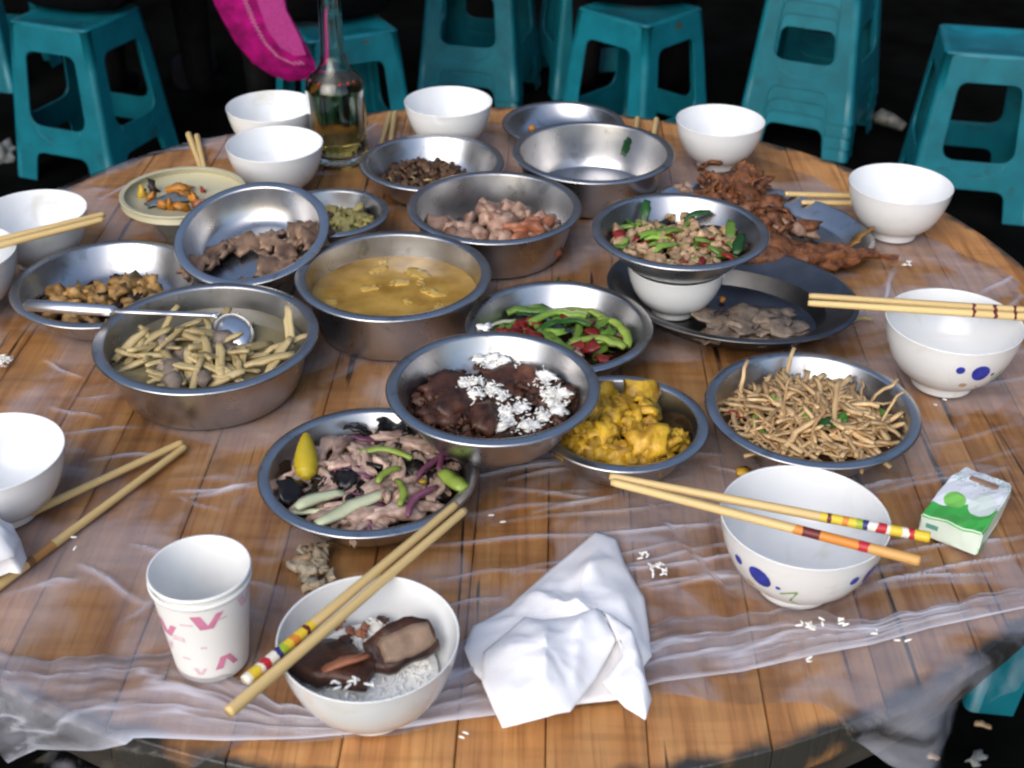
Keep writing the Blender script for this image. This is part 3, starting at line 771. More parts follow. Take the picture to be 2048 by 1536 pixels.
# potato shreds
sh = [stick('potato_shred', .050, .0014 + .00022 * i, i, .12 + .03 * (i % 4), 4, 7, .7, .1) for i in range(9)]
h = Heap('potato_shreds', 'heap of fried brown potato shreds in the right hand dish', 'food', P_, (.0, -.08), .90, .036, FOOD['drybrown'], .75, 4)
h.add('potato_shred', sh, FOOD['shred'], 290, (.55, 1.15), .35, .002)
for X, Y, a, t in ((1470, 775, 80, -50), (1570, 735, 70, -48), (1640, 870, 72, -35), (1575, 815, 78, -40), (1680, 820, 80, -35), (1775, 800, 40, -30), (1800, 830, 50, -30), (1600, 880, 45, -20)):
    h.px('potato_shred', sh[X % 9], FOOD['shred'], X, Y, .012, (0, R_(t), R_(a)), 1.1)
h.add('green_bit', [slab('green_bit', .010, .006, .0015, 2, .4, .5)], FOOD['leek'], 10, (.8, 1.6), .6, .004)
h.add('chilli_bit', [slab('chilli_bit', .011, .004, .0018, 2, .4, .5)], FOOD['redchili'], 6, (.8, 1.4), .6, .005)
h.px('leaf', slab('leaf', .022, .012, .0015, 9, .4, .4), FOOD['darkleaf'], 1655, 850, .010, (.2, .2, .6), 1.0)

# green leek stems
h = Heap('leek_and_chilli', 'green leek stems with red chilli in the middle dish', 'food', M_, (.03, -.12), .82, .018, FOOD['sauce'], .7, 5)
lk = [stick('leek_stem', .058, .0054, i, .34, 6, 8, .55, .15) for i in range(5)]
lk2 = [slab('leek_leaf', .048, .012, .0018, i, .5, .4) for i in range(4)]
h.add('leek_stem', lk, FOOD['leek'], 18, (.55, 1.0), .3, .004)
h.add('leek_leaf', lk2, FOOD['leek'], 12, (.6, 1.1), .5, .004)
h.add('chilli_piece', [slab('chilli_piece', .018, .011, .0022, i, .7, .4) for i in range(3)], FOOD['redchili'], 22, (.8, 1.4), .7, .006)
h.add('pale_piece', [slab('pale_piece', .018, .009, .003, i, .4, .4) for i in range(2)], FOOD['pork'], 7, (.8, 1.2), .5, .003)
for X, Y, a, me, mt, k in ((1035, 605, -38, lk2[0], 'darkleaf', 1.0), (1075, 635, -22, lk[1], 'leek', 1.1), (1115, 640, 12, lk[2], 'leek', 1.0), (1160, 625, -8, lk[3], 'limestem', .95), (1250, 660, -70, lk[4], 'limestem', 1.0), (1130, 655, 15, lk[0], 'leek', .9), (1195, 690, -12, lk[2], 'limestem', .9), (1085, 620, -30, lk2[1], 'leek', 1.0), (1010, 645, 8, lk[3], 'celery', .55)):
    me2 = me.copy(); me2.materials.clear()
    h.px('leek_stem', me2, FOOD[mt], X, Y, .012, (0, 0, R_(a)), k)
for X, Y in ((1118, 566), (1140, 572)):
    p = at(X, Y, M_['base'].z + .034)
    ob('leek_scrap', slab('leek_scrap', .016, .004, .0012, X, .2, .3), FOOD['darkleaf'], h.o, (p.x - M_['base'].x, p.y - M_['base'].y, .036), (R_(-60), 0, R_(95)))

# egg soup, bamboo soup
def liquid(name, D, level, mat, parent):
    r = D['fr'] + (D['Rb'] - D['fr']) * ((level - .0034) / (D['h'] - .0034)) ** (1 / D['power']) - .0012
    n, m = 56, 10; v = [(0, 0, level)]; f = []
    for j in range(1, m + 1):
        for i in range(n):
            t = 2 * math.pi * i / n; q = r * j / m
            v.append((q * math.cos(t), q * math.sin(t), level + .0005 * mnoise.noise(Vector((q * math.cos(t) * 60, q * math.sin(t) * 60, 2)))))
    for i in range(n):
        f.append((0, 1 + i, 1 + (i + 1) % n))
        for j in range(m - 1):
            a, b = 1 + j * n + i, 1 + j * n + (i + 1) % n; f.append((a, a + n, b + n, b))
    return ob(name, mesh(name, v, f), mat, parent), r
h = Heap('egg_soup', 'yellow egg drop soup filling half of the middle basin', 'food', L_, (0, 0), .8, .0, None, seed=6)
_, lr = liquid('broth', L_, .034, FOOD['eggsoup'], h.o)
r = random.Random(4)
fl = [slab('egg_flake', .026, .015, .002, i, .05, .25) for i in range(5)]
for me in fl: me.materials.append(FOOD['egg'])
for i in range(11):
    t = r.uniform(0, 6.28); q = lr * .82 * math.sqrt(r.random())
    ob('egg_flake', r.choice(fl), None, h.o, (q * math.cos(t), q * math.sin(t), 0.0334), (r.uniform(-.06, .06), r.uniform(-.06, .06), r.uniform(0, 6)), r.uniform(.5, 1.2))
h = Heap('bamboo_soup', 'bamboo shoot sticks and meat in cloudy broth in the left basin', 'food', K_, (-.12, -.12), .74, .0, None, seed=7)
_, lr = liquid('broth', K_, .033, FOOD['broth'], h.o)
bs = [slab('bamboo_stick', .046, .0085, .0036, i, .10, .22) for i in range(4)] + [stick('bamboo_stick', .048, .0040, i, .14, 5, 5, .6, .2) for i in range(2)]
for me in bs: me.materials.append(FOOD['bamboo'])
mc = [chunk('meat_chunk', .014, i, 2, .5, (1, .8, .7)) for i in range(4)]
for me in mc: me.materials.append(FOOD['greymeat'])
for i in range(64):
    t = r.uniform(0, 6.28); q = lr * .66 * math.sqrt(r.random()); x, y = q * math.cos(t) - .010, q * math.sin(t) - .008
    hump = .014 * max(0, 1 - ((x + .02) ** 2 + (y + .015) ** 2) / .0045)
    ob('bamboo_stick', r.choice(bs), None, h.o, (x, y, .033 + hump * r.random() + .001), (r.uniform(-.3, .3), r.uniform(-.45, .45), r.uniform(0, 6.28)), r.uniform(.6, 1.05))
for i in range(16):
    t = r.uniform(0, 6.28); q = .042 * math.sqrt(r.random()); ob('meat_chunk', r.choice(mc), None, h.o, (q * math.cos(t) - .014, q * math.sin(t) - .022, .036), (r.random(), r.random(), r.random() * 6), r.uniform(.6, 1.1))
for X, Y, a, t in ((597, 655, 100, -35), (575, 690, 25, -12), (585, 715, 70, -15), (335, 655, 70, -30), (300, 680, 45, -10), (395, 705, 80, -8), (440, 720, 100, -10), (255, 690, 60, -15), (540, 720, 20, -5)):
    p = at(X, Y, K_['base'].z + .042); kx, ky = p.x - K_['base'].x, p.y - K_['base'].y; kq = max(1, math.hypot(kx, ky) / (.070 if a not in (100, 25) else .076))
    ob('bamboo_stick', bs[X % 6], None, h.o, (kx / kq, ky / kq, .042), (0, R_(t), R_(a)), 1.0)

# golden cubes
gc = [chunk('fried_cube', .0090, i, 2, 1.0, (1, .85, .8)) for i in range(5)]
h = Heap('golden_fried_cubes', 'golden fried cubes with dark bits in the left dish', 'food', J_, (-.06, -.18), .80, .013, FOOD['char'], .5, 8)
h.add('fried_cube', gc, FOOD['golden'], 60, (.7, 1.2), 1.4, .002)
h.add('dark_bit', [slab('dark_bit', .012, .008, .002, i, .5, .6) for i in range(3)], FOOD['char'], 30, (.7, 1.5), .8, .003)
for X, Y, k in ((255, 572, 1.6), (290, 568, 1.3), (155, 585, 1.3), (105, 592, 1.2), (320, 570, 1.1), (235, 585, 1.3), (150, 640, 1.4)):
    h.px('fried_cube', gc[X % 5], FOOD['golden'], X, Y, .006, (X, Y, X * .3), k)

# brown slices in the tilted dish
bsl = [slab('meat_slice', .038, .022, .0030, i, .35, .38, 8, 4) for i in range(5)]
for me in bsl: me.materials.append(FOOD['brownslice'])
fsl = [slab('fat_edge', .034, .005, .004, i, .35, .3) for i in range(3)]
for me in fsl: me.materials.append(FOOD['fat'])
h = Heap('brown_meat_slices', 'few slices of brown fatty meat in the tilted dish', 'food', I_, (0, 0), .8, .0, None, seed=10)
for (x, y, a, k, tl) in ((-.047, -.015, 62, 1.35, -.5), (-.040, .002, 70, 1.1, -.3), (-.055, -.030, 50, 1.0, .1), (-.012, .010, 2, 1.1, .15), (.012, .018, 80, .9, .1), (.032, .002, 65, 1.0, .2), (.044, .026, 75, 1.2, .2), (.058, .020, 80, 1.3, -.3), (.064, .000, 85, 1.2, .5), (.018, -.024, 68, 1.1, .3), (.035, -.022, 60, .9, -.2), (-.008, -.045, 30, .5, .1)):
    o = ob('meat_slice', bsl[int(abs(x) * 1e4) % 5], None, h.o, (x, y, zfloor(I_, math.hypot(x, y)) + .004), (tl, .1, R_(a)), k)
    ob('fat_edge', fsl[int(abs(y) * 1e4) % 3], None, o, (0, .009, .0012), (0, 0, .05), .7)

# cabbage
h = Heap('yellow_cabbage', 'yellow cabbage pieces with green leaves in the half hidden dish', 'food', H_, (.1, -.05), .82, .018, FOOD['cabbage'], .7, 11)
h.add('cabbage_piece', [slab('cabbage_piece', .024, .014, .004, i, .6, .6) for i in range(5)], FOOD['cabbage'], 48, (.7, 1.2), .9, .002)
h.add('leaf', [slab('leaf', .022, .010, .0015, i, .5, .5) for i in range(3)], FOOD['leek'], 12, (.7, 1.2), .8, .003)
# dark shreds
h = Heap('dark_brown_shreds', 'heap of dark brown dried shreds in the back dish', 'food', A_, (-.10, -.05), .74, .022, FOOD['drybrown'], .7, 12)
h.add('brown_shred', [slab('brown_shred', .022, .008, .0028, i, .6, .6) for i in range(5)], FOOD['drybrown'], 95, (.6, 1.2), .9, .002)
h.add('sprout', [stick('sprout', .018, .0018, i, .4, 4, 4) for i in range(3)], FOOD['sprout'], 26, (.7, 1.2), .9, .002, region=lambda x, y: y < -.2)
# stewed meat on the bone
bm_ = [chunk('meat_piece', .017, i, 2, .6, (1, .8, .75)) for i in range(6)]
h = Heap('stewed_bone_meat', 'pieces of stewed meat on the bone in the basin', 'food', D_, (.0, -.12), .80, .030, FOOD['sauce'], .8, 13, pw=.22)
h.add('meat_piece', bm_, FOOD['bonemeat'], 46, (.5, .95), 1.5, .002)
red = chunk('meat_piece', .024, 9, 4, 1.0, (1.25, .85, .75)); red.materials.append(FOOD['redmeat'])
h.put('meat_piece', red, None, .042, -.030, .004, (.2, .3, .5), 1.0)
h.put('meat_piece', bm_[2], FOOD['bonemeat'], -.060, -.015, .008, (.2, .9, .5), 1.15)
h.put('meat_piece', bm_[3], FOOD['bonemeat'], .012, -.022, .004, (.9, .3, .5), 1.2)
h.put('meat_piece', red, None, -.038, -.030, .002, (.9, .1, 1.5), .55)
# pork bits and leek in the raised dish
h = Heap('pork_bits_and_leek', 'small pork bits with green leek and chilli in the raised dish', 'food', E_, (0, -.08), .90, .020, FOOD['sauce'], .7, 14)
h.add('pork_bit', [slab('pork_bit', .015, .009, .005, i, .4, .5) for i in range(5)], FOOD['ham'], 95, (.7, 1.35), .9, .002)
h.add('leek_piece', [stick('leek_piece', .026, .0036, i, .25, 6, 4, .6) for i in range(4)], FOOD['leek'], 26, (.7, 1.1), .4, .004)
h.add('chilli_piece', [slab('chilli_piece', .011, .008, .002, i, .5, .4) for i in range(3)], FOOD['redchili'], 14, (.8, 1.3), .7, .005)
for X, Y, a, t in ((1290, 428, 75, -45), (1395, 432, 10, -10), (1460, 468, 80, -40), (1478, 490, 70, -20), (1300, 470, 30, 0), (1340, 465, 20, 0), (1330, 495, 35, 0)):
    h.px('leek_leaf', slab('leek_leaf', .030, .010, .0016, X, .4, .3), FOOD['darkleaf'] if X in (1290, 1395, 1478) else FOOD['leek'], X, Y, .010, (0, R_(t), R_(a)))
# leaf and crumbs in the empty basin
p = at(1258, 290, C_['base'].z + .048)
tag(ob('leek_leaf', slab('leek_leaf', .028, .010, .0014, 3, .3, .3), FOOD['darkleaf'], None, (p.x - .004, p.y - .006, C_['base'].z + .048), (R_(35), R_(-25), R_(70))), 'dark green leaf stuck at the rim of the empty basin', 'food scrap')
for X, Y, mt, nm, lb in ((1078, 344, 'char', 'meat_scrap', 'dark scrap at the left side of the empty basin floor'), (1098, 355, 'darkleaf', 'leaf_scrap', 'green scrap on the floor of the empty basin')):
    p = at(X, Y, C_['base'].z + .012)
    tag(ob(nm, slab(nm, .012, .007, .002, X, .4, .4), FOOD[mt], None, (p.x, p.y, C_['base'].z + .010), (.6, .2, 1.2)), lb, 'food scrap')
p = at(1064, 250, B_['base'].z + .02)
tag(ob('orange_scrap', chunk('orange_scrap', .006, 2, 1), FOOD['orange'], None, (p.x, p.y, B_['base'].z + .015)), 'orange scrap in the dish furthest back', 'food scrap')
# grey slices in tray F
gs = [slab('meat_slice', .050, .028, .0028, i, .12, .35) for i in range(5)]
for me in gs: me.materials.append(FOOD['greymeat'])
h = empty('grey_meat_slices', F_['base']); tag(h, 'flat grey meat slices spread over the oval tray', 'food')
r = random.Random(8)
for i in range(34):
    X, Y = r.gauss(1505, 62), r.gauss(668, 20)
    if not (1385 < X < 1625 and 628 < Y < 702): continue
    p = at(X, Y, F_['base'].z + .008); qx, qy = p.x - F_['base'].x, p.y - F_['base'].y
    ca, sa = math.cos(F_['rz']), math.sin(F_['rz']); e_ = math.hypot((qx * ca + qy * sa) / (F_['a'] - .055), (qy * ca - qx * sa) / (F_['b'] - .052))
    if e_ > 1: qx, qy = qx / e_, qy / e_
    ob('meat_slice', r.choice(gs), None, h, (qx, qy, .0055 + .0004 * i), (r.uniform(-.08, .08), r.uniform(-.08, .08), r.uniform(0, 6.28)), r.uniform(.65, 1.05))
for X, Y in ((1408, 668), (1445, 598), (1420, 625), (1345, 620)):
    p = at(X, Y, F_['base'].z + .008); ob('orange_scrap', chunk('orange_scrap', .004, X, 1), FOOD['orange'], h, (p.x - F_['base'].x, p.y - F_['base'].y, .008))
# fried fish on tray G
fz = G_['base'].z
fish = empty('fried_fish', G_['base']); tag(fish, 'whole brown fried fish with picked flesh on the oval tray', 'food')
def rel(X, Y, z): p = at(X, Y, fz + z); return (p.x - G_['base'].x, p.y - G_['base'].y, z)
bp = [rel(1395, 500, .018), rel(1450, 508, .022), rel(1520, 512, .024), rel(1590, 515, .022), rel(1655, 514, .019), rel(1710, 510, .017), rel(1745, 508, .016)]
fm = tube('body', bp, [.012, .024, .028, .026, .021, .012, .006], 16, flat=.65)
bm = bmesh.new(); bm.from_mesh(fm); bmesh.ops.subdivide_edges(bm, edges=bm.edges[:], cuts=2, use_grid_fill=True)
for v_ in bm.verts: v_.co += Vector((1, 1, 1)) * .0 + v_.normal * .009 * fbm(v_.co * 60, 5)
bm.to_mesh(fm); bm.free(); fm.polygons.foreach_set('use_smooth', [True] * len(fm.polygons))
ob('body', fm, FOOD['fish'], fish)
ta = rel(1745, 508, .016)
ob('tail', mesh('tail', [ta, (ta[0] + .028, ta[1] - .004, .018), (ta[0] + .024, ta[1] - .016, .016), (ta[0] + .001, ta[1] - .004, .020), (ta[0], ta[1], .012), (ta[0] + .026, ta[1] - .005, .014), (ta[0] + .022, ta[1] - .016, .012)], [(0, 1, 2, 3), (4, 6, 5), (0, 4, 5, 1), (2, 6, 4, 3), (1, 5, 6, 2)], False), FOOD['fish'], fish)
fi = rel(1700, 488, .02)
ob('fin', slab('fin', .040, .014, .002, 3, .2, .5), FOOD['fin'], fish, (fi[0] + .012, fi[1] + .006, .024), (R_(-35), R_(-18), R_(40)))
fch = [chunk('flesh_piece', .016, i, 2, .7, (1.2, .8, .7)) for i in range(5)]
for me in fch: me.materials.append(FOOD['fishflesh'])
fsk = [slab('skin_piece', .040, .022, .004, i, .7, .7) for i in range(6)]
for me in fsk: me.materials.append(FOOD['fish'])
for X, Y, k_, a_ in ((1460, 385, .95, .6), (1505, 420, 1.1, .9), (1550, 455, .95, .5), (1500, 375, .7, .2)):
    ob('flesh_mass', chunk('flesh_mass', .030, X, 4, 1.1, (1.1, .9, .6)), FOOD['fish'], fish, rel(X, Y, .016), (0, 0, a_), k_)
r = random.Random(21)
for i in range(46):
    t = r.random(); X = 1450 + 90 * t + r.gauss(0, 32); Y = 365 + 118 * t + r.gauss(0, 14)
    o = rel(X, Y, .014 + .016 * r.random()); ob('skin_piece', r.choice(fsk), None, fish, o, (r.uniform(-1, 1), r.uniform(-1, 1), r.uniform(0, 6)), r.uniform(.5, .95))
for i in range(15):
    t = r.random(); o = rel(1540 + 40 * t + r.gauss(0, 16), 420 + 55 * t + r.gauss(0, 10), .016 + .012 * r.random()); ob('flesh_piece', r.choice(fch), None, fish, o, (r.random(), r.random(), r.random() * 6), r.uniform(.4, .7))
for i in range(7):
    o = rel(1345 + r.random() * 80, 378 + r.gauss(0, 5), .012); ob('flesh_piece', r.choice(fch), None, fish, o, (r.random(), r.random(), r.random() * 6), r.uniform(.3, .6))
o = rel(1622, 470, .010); ob('flesh_piece', fch[0], None, fish, o, (0, 0, 0), .5)
# rice and meat in the front bowl
s = b_front['s']
Df = dict(base=b_front['base'], o=b_front['o'], Rb=.0545 * s, fr=.012 * s, h=.062 * s, power=2.0)
h = Heap('rice_with_meat', 'white rice topped with two dark glazed meat slices in the front bowl', 'food', Df, (0, 0), .8, .0, None, seed=15)
rz = .031
v, f = [], []; n, m = 40, 10
def rtop(x, y): return rz + .006 * max(0, (y + .02) / .06) + .003 * mnoise.noise(Vector((x * 60, y * 60, 1)))
v.append((0, 0, rtop(0, 0)))
for j in range(1, m + 1):
    for i in range(n):
        t = 2 * math.pi * i / n; q = .0435 * s * j / m; x_, y_ = q * math.cos(t), q * math.sin(t); v.append((x_, y_, rtop(x_, y_) - (.004 if j == m else 0)))
for i in range(n):
    f.append((0, 1 + i, 1 + (i + 1) % n))
    for j in range(m - 1):
        a, b = 1 + j * n + i, 1 + j * n + (i + 1) % n; f.append((a, a + n, b + n, b))
ob('rice_bed', mesh('rice_bed', v, f), MAT['rice'], h.o)
r = random.Random(3)
rice_patch('rice', h.o, [((r.random() ** .5) * .040 * s * math.cos(a), (r.random() ** .5) * .040 * s * math.sin(a), 0) for a in [r.uniform(0, 6.28) for _ in range(150)]], MAT['rice'], 3, 5, .012, lambda x_, y_: rtop(x_, y_) + .0001, .9, 0, .040 * s)
def frel(X, Y, z): p = at(X, Y, Df['base'].z + z); return (p.x - Df['base'].x, p.y - Df['base'].y, z)
big = slab('meat_slice', .052, .036, .010, 3, .10, .16, 9, 5); ob('meat_slice', big, FOOD['darkmeat'], h.o, frel(665, 1330, .041), (R_(-6), R_(4), R_(-12)), 1.0)
sl2 = ob('meat_slice', slab('meat_slice', .048, .030, .009, 5, .15, .14, 9, 5), FOOD['darkmeat'], h.o, frel(800, 1290, .044), (R_(28), R_(-8), R_(22)), 1.0)
ob('cut_face', slab('cut_face', .036, .020, .002, 6, .12, .14, 8, 4), M('cut_meat_face', (.20, .12, .075), .45, 0, .3, 60, bump=.3, c2=(.31, .21, .14)), sl2, (.004, -.002, .0062), (0, 0, .05), 1.0)
ob('skin_strip', slab('skin_strip', .040, .011, .003, 7, .15, .3), FOOD['redmeat'], h.o, frel(690, 1325, .048), (R_(-8), 0, R_(28)), .8)
for X, Y in ((700, 1262), (722, 1270), (765, 1240), (690, 1280), (730, 1255), (680, 1250), (790, 1262)):
    ob('dark_bit', slab('dark_bit', .010, .006, .003, X, .4, .6), FOOD['redmeat'] if X % 3 else FOOD['darkmeat'], h.o, frel(X, Y, .038), (.4, .3, X * .2), .9)
rice_patch('rice', h.o, [frel(X, Y, .050) for X, Y in ((676, 1365), (700, 1368), (690, 1385), (715, 1362), (742, 1365))], MAT['rice'], 2, 12, .004)
# scraps on the cream plate
h = empty('orange_scraps', (plate.location.x, plate.location.y, plate.location.z)); tag(h, 'orange scraps and fish skin left on the cream plate', 'food')
r = random.Random(2)
pz = plate.location.z
for X, Y, mt, k in ((358, 380, 'orange', 1.5), (308, 378, 'char', 1.1), (405, 378, 'redchili', .6), (285, 388, 'yellowbit', 1.0), (300, 395, 'orange', .8), (340, 413, 'orange', 1.1), (390, 400, 'orange', 1.0), (400, 408, 'redmeat', 1.0), (365, 415, 'orange', .9), (325, 412, 'orange', .9), (420, 405, 'orange', .8), (372, 390, 'orange', 1.0)):
    p = at(X, Y, pz + .010); ob('scrap', chunk('scrap', .0065, X, 2, 1.0, (1.3, .8, .6)), FOOD[mt], h, (p.x - h.location.x, p.y - h.location.y, .0085 + .002 * k), (X, Y, 0), k)
p = at(340, 400, pz + .010); ob('fish_skin', slab('fish_skin', .050, .020, .002, 3, .15, .5), FOOD['skinbit'], h, (p.x - h.location.x, p.y - h.location.y, .0085), (0, 0, R_(25)))

# ------------------------------------------------------------------ glass bottle
bc = at(674, 343, T)
glass = M('bottle_glass', (.93, .96, .92), .04, 0, .01, 10, trans=1.0, ior=1.45)
liquor = M('yellow_liquor', (.86, .68, .22), .03, 0, .02, 10, trans=.82, ior=1.34)
def ribs(i, t): return 0
bo = [(0, .002), (.030, .001), (.0355, .004), (.0368, .012), (.0368, .024), (.0355, .028), (.0362, .034), (.0365, .070), (.0372, .094), (.0360, .103), (.030, .1105), (.0225, .116), (.0172, .125), (.0150, .140), (.0140, .18), (.0135, .23), (.0135, .262), (.0155, .264), (.0155, .276), (.0130, .277)]
bi = [(.0112, .277), (.0112, .18), (.0125, .140), (.0150, .125), (.0205, .116), (.028, .1085), (.0335, .101), (.0345, .092), (.0335, .070), (.0335, .034), (.0325, .014), (.028, .010), (0, .010)]
def brib(i, t):
    if 2 <= i <= 4: return .022 * math.cos(28 * t)
    if 6 <= i <= 7: return .008 * math.cos(16 * t)
    return 0
bot = ob('glass_bottle', lathe('glass_bottle', bo + bi, 112, ribs=brib), glass, None, (bc.x, bc.y + .034, T + .0035))
tag(bot, 'clear glass liquor bottle with long neck and yellow liquor', 'bottle')
ob('liquor', lathe('liquor', [(0, .0104), (.0278, .0104), (.0322, .0145), (.0332, .034), (.0332, .070), (.0340, .0915), (.0330, .0995), (.0285, .1060), (0, .1060)], 64), liquor, bot)
for a in (-150, -118, -70, -52, -35):
    t = R_(a); ob('red_dot', chunk('red_dot', .0026, a, 1, .2), FOOD['redchili'], bot, (.0322 * math.cos(t), .0322 * math.sin(t), .1082))

# ------------------------------------------------------------------ paper cups
cc, cr = ellipse(295, 502, 1074, 1222, T + .080)
def cupmesh(R): return lathe('paper_cup', [(0, .006), (R * .70, .006), (R * .715, .0), (R * .735, .0), (R * .965, .0715), (R * 1.0, .0720), (R * 1.012, .0737), (R * 1.0, .0755), (R * .965, .0753), (R * .95, .0715), (R * .71, .0095), (0, .0095)], 64)
cup = ob('paper_cup', cupmesh(cr * .99), MAT['cup'], None, (cc.x, cc.y, T + .0035)); tag(cup, 'white paper cup with pink letter prints, outer of the nested two', 'cup')
cup2 = ob('paper_cup', cupmesh(cr * .985), MAT['cup'], None, (cc.x + .0004, cc.y, T + .0035 + .0062)); tag(cup2, 'plain inner paper cup nested in the printed cup', 'cup')
VESSELS.append((cc.x, cc.y, cr * .72))
Rc = cr * .99
def cprof(z): return Rc * (.735 + (.965 - .735) * z / .0715)
def vmark(u, z, s, flip=1, mt='pink', sl=0.0):
    for a, b in (((-.0062, .0065), (-.0012, -.0065)), ((.0085, .0065), (.0012, -.0065))):
        wd = .0056 if b[0] < 0 else .0042
        q = [(a[0] - wd / 2, a[1]), (b[0] - wd / 2, b[1]), (b[0] + wd / 2 + .0006, b[1]), (a[0] + wd / 2 + .0006, a[1])]
        decal('printed_letter', [(u + p[0] * s + sl * p[1], z + p[1] * s * flip) for p in q], Rc * .85, R_(-90), cprof, MAT[mt], cup, .0004)
vmark(.008, .060, 1.0); vmark(-.022, .048, .95); vmark(.0175, .018, .9, -1); vmark(.036, .064, .8, 1, 'palepink'); vmark(-.027, .030, .7, 1, 'palepink'); vmark(-.002, .012, .5, 1, 'palepink')
for u, z, l in ((-.004, .058, .008), (-.012, .044, .009), (-.012, .0415, .009), (.018, .060, .006), (-.010, .024, .006), (.004, .036, .004)):
    decal('printed_line', strip((u - l / 2, z), (u + l / 2, z), .0016), Rc * .85, R_(-90), cprof, MAT['palepink'], cup, .0004)

# ------------------------------------------------------------------ chopsticks
Y1, OR, RD, BL, WH, GN, BR = (.70, .50, .04), (.62, .22, .03), (.45, .02, .03), (.03, .03, .16), (.75, .70, .60), (.33, .42, .03), (.12, .015, .015)
paintA = stick_paint('painted_bands', [(.158, Y1), (.163, BR), (.166, Y1), (.172, OR), (.177, Y1), (.182, GN), (.187, BL), (.191, WH), (.198, RD), (.204, WH), (.207, Y1), (.214, WH), (.219, RD), (.223, Y1)])
paintB = stick_paint('orange_bands', [(.140, OR), (.146, BR), (.158, OR), (.184, RD), (.192, (.6, .33, .10))])
paintC = stick_paint('brown_dots', [(.150, BR), (.1525, (.64, .46, .20)), (.168, BR), (.171, (.64, .46, .20)), (.186, BR), (.189, (.64, .46, .20))])
paintD = stick_paint('brown_ring', [(.155, (.40, .20, .06)), (.175, (.20, .09, .03)), (.182, (.64, .46, .20)), (.215, RD), (.219, (.5, .25, .06))])
def cs(label, tip, handle, zt, zh, L=None, mat='bamboo', group='chopsticks on the table'):
    a = at(*tip, T + zt); b = at(*handle, T + zh); d = b - a
    if L: b = a + d.normalized() * L
    else: L = d.length
    pts = [(0, 0, 0), (.004, 0, 0), (L * .5, 0, 0), (L - .002, 0, 0), (L, 0, 0)]
    me = tube('chopstick', pts, [.0026, .0031, .0036, .0041, .0038], 8)
    o = ob('chopstick', me, MAT[mat] if isinstance(mat, str) else mat, None, a)
    d = (b - a).normalized(); o.rotation_euler = (Vector((1, 0, 0)).rotation_difference(d)).to_euler()
    tag(o, label, 'chopstick', group); print('chopstick', round(L, 3)); return o
zb = .0035 + .0627
cs('plain chopstick nearest the camera lying across the front rice bowl', (930, 1020), (457, 1425), zb * b_front['s'] + .0045, zb * b_front['s'] + .004)
cs('chopstick with painted handle lying across the front rice bowl', (913, 1008), (490, 1362), zb * b_front['s'] + .0045, zb * b_front['s'] + .0045, None, paintA)
z1 = .0035 + 0.0627 * b_f1['s'] + .0035
cs('upper chopstick with colourful handle on the cobalt flower bowl', (1220, 953), (1860, 1075), z1, z1, None, paintA)
cs('lower chopstick with orange banded handle on the cobalt flower bowl', (1223, 964), (1840, 1122), z1, z1, None, paintB)
z2 = .0035 + 0.0627 * b_f2['s'] + .0035
cs('rear chopstick of the pair on the bowl by the right picture edge', (1618, 592), (2060, 622), z2, z2, .235, paintC)
cs('front chopstick of the pair on the bowl by the right picture edge', (1616, 606), (2060, 634), z2, z2, .235, paintC)
cs('rear plain chopstick pointing at the right hand rice bowl', (1570, 388), (1718, 393), .026, .012, .205)
cs('front plain chopstick pointing at the right hand rice bowl', (1603, 405), (1718, 407), .022, .012, .190)
cs('upper of the two crossed chopsticks at the left', (366, 884), (30, 1040), .008, .008, .24, paintD)
cs('lower of the two crossed chopsticks at the left', (372, 892), (48, 1133), .0065, .0065, .24, paintD)
zl = .0035 + 0.0627 * b_left2['s'] + .003
cs('rear chopstick lying over the left edge bowls', (210, 428), (0, 480), zl + .004, zl, .22, paintC)
cs('front chopstick lying over the left edge bowls', (208, 438), (0, 491), zl + .004, zl, .22, paintC)
cs('left chopstick with painted end behind the cream plate', (408, 352), (377, 268), .007, .007, None, paintD)
cs('right chopstick with painted end behind the cream plate', (412, 352), (394, 272), .007, .007, None, paintD)
cs('left of two chopsticks behind the dish of dark shreds', (757, 305), (780, 227), .007, .007, None, paintD)
cs('right of two chopsticks behind the dish of dark shreds', (778, 305), (790, 226), .007, .007, None, paintD)
cs('left of two chopsticks behind the empty basin', (1266, 300), (1275, 237), .007, .007, None, paintD)
cs('right of two chopsticks behind the empty basin', (1302, 300), (1313, 239), .007, .007, None, paintD)

# ------------------------------------------------------------------ ladle
kb = K_['base'].z
hp = at(50, 610, T + .066); hq = at(232, 622, T + .070); hs = at(425, 630, T + .056); hb = at(465, 662, T + .044)
lad = empty('soup_ladle', hb); tag(lad, 'steel soup ladle resting on the bamboo soup basin', 'ladle')
bright = M('polished_steel', (.74, .74, .76), .34, 1.0, .05, 30)
def lrel(p): return p - hb
ob('handle', tube('handle', [lrel(hp), lrel(hp.lerp(hq, .03)), lrel(hp.lerp(hq, .5)), lrel(hp.lerp(hq, .95)), lrel(hq)], [.004, .0065, .0068, .0062, .004], 14, flat=.8), bright, lad)
mid = hs.lerp(hb, .25) + Vector((0, 0, .004))
ob('stem', tube('stem', [lrel(hq), lrel(hq.lerp(hs, .5)), lrel(hs), lrel(mid)], [.0035, .0032, .0036, .0045], 10, flat=.6), bright, lad)
v, f = [], []; n, m = 28, 8
for sgn in (0, 1):
    for j in range(m + 1):
        for i in range(n):
            t = 2 * math.pi * i / n; u = j / m; q = math.sin(u * math.pi / 2)
            k = 1 - .05 * sgn; v.append((.027 * k * q * math.cos(t), .019 * k * q * math.sin(t), .013 * k * math.cos(u * math.pi / 2)))
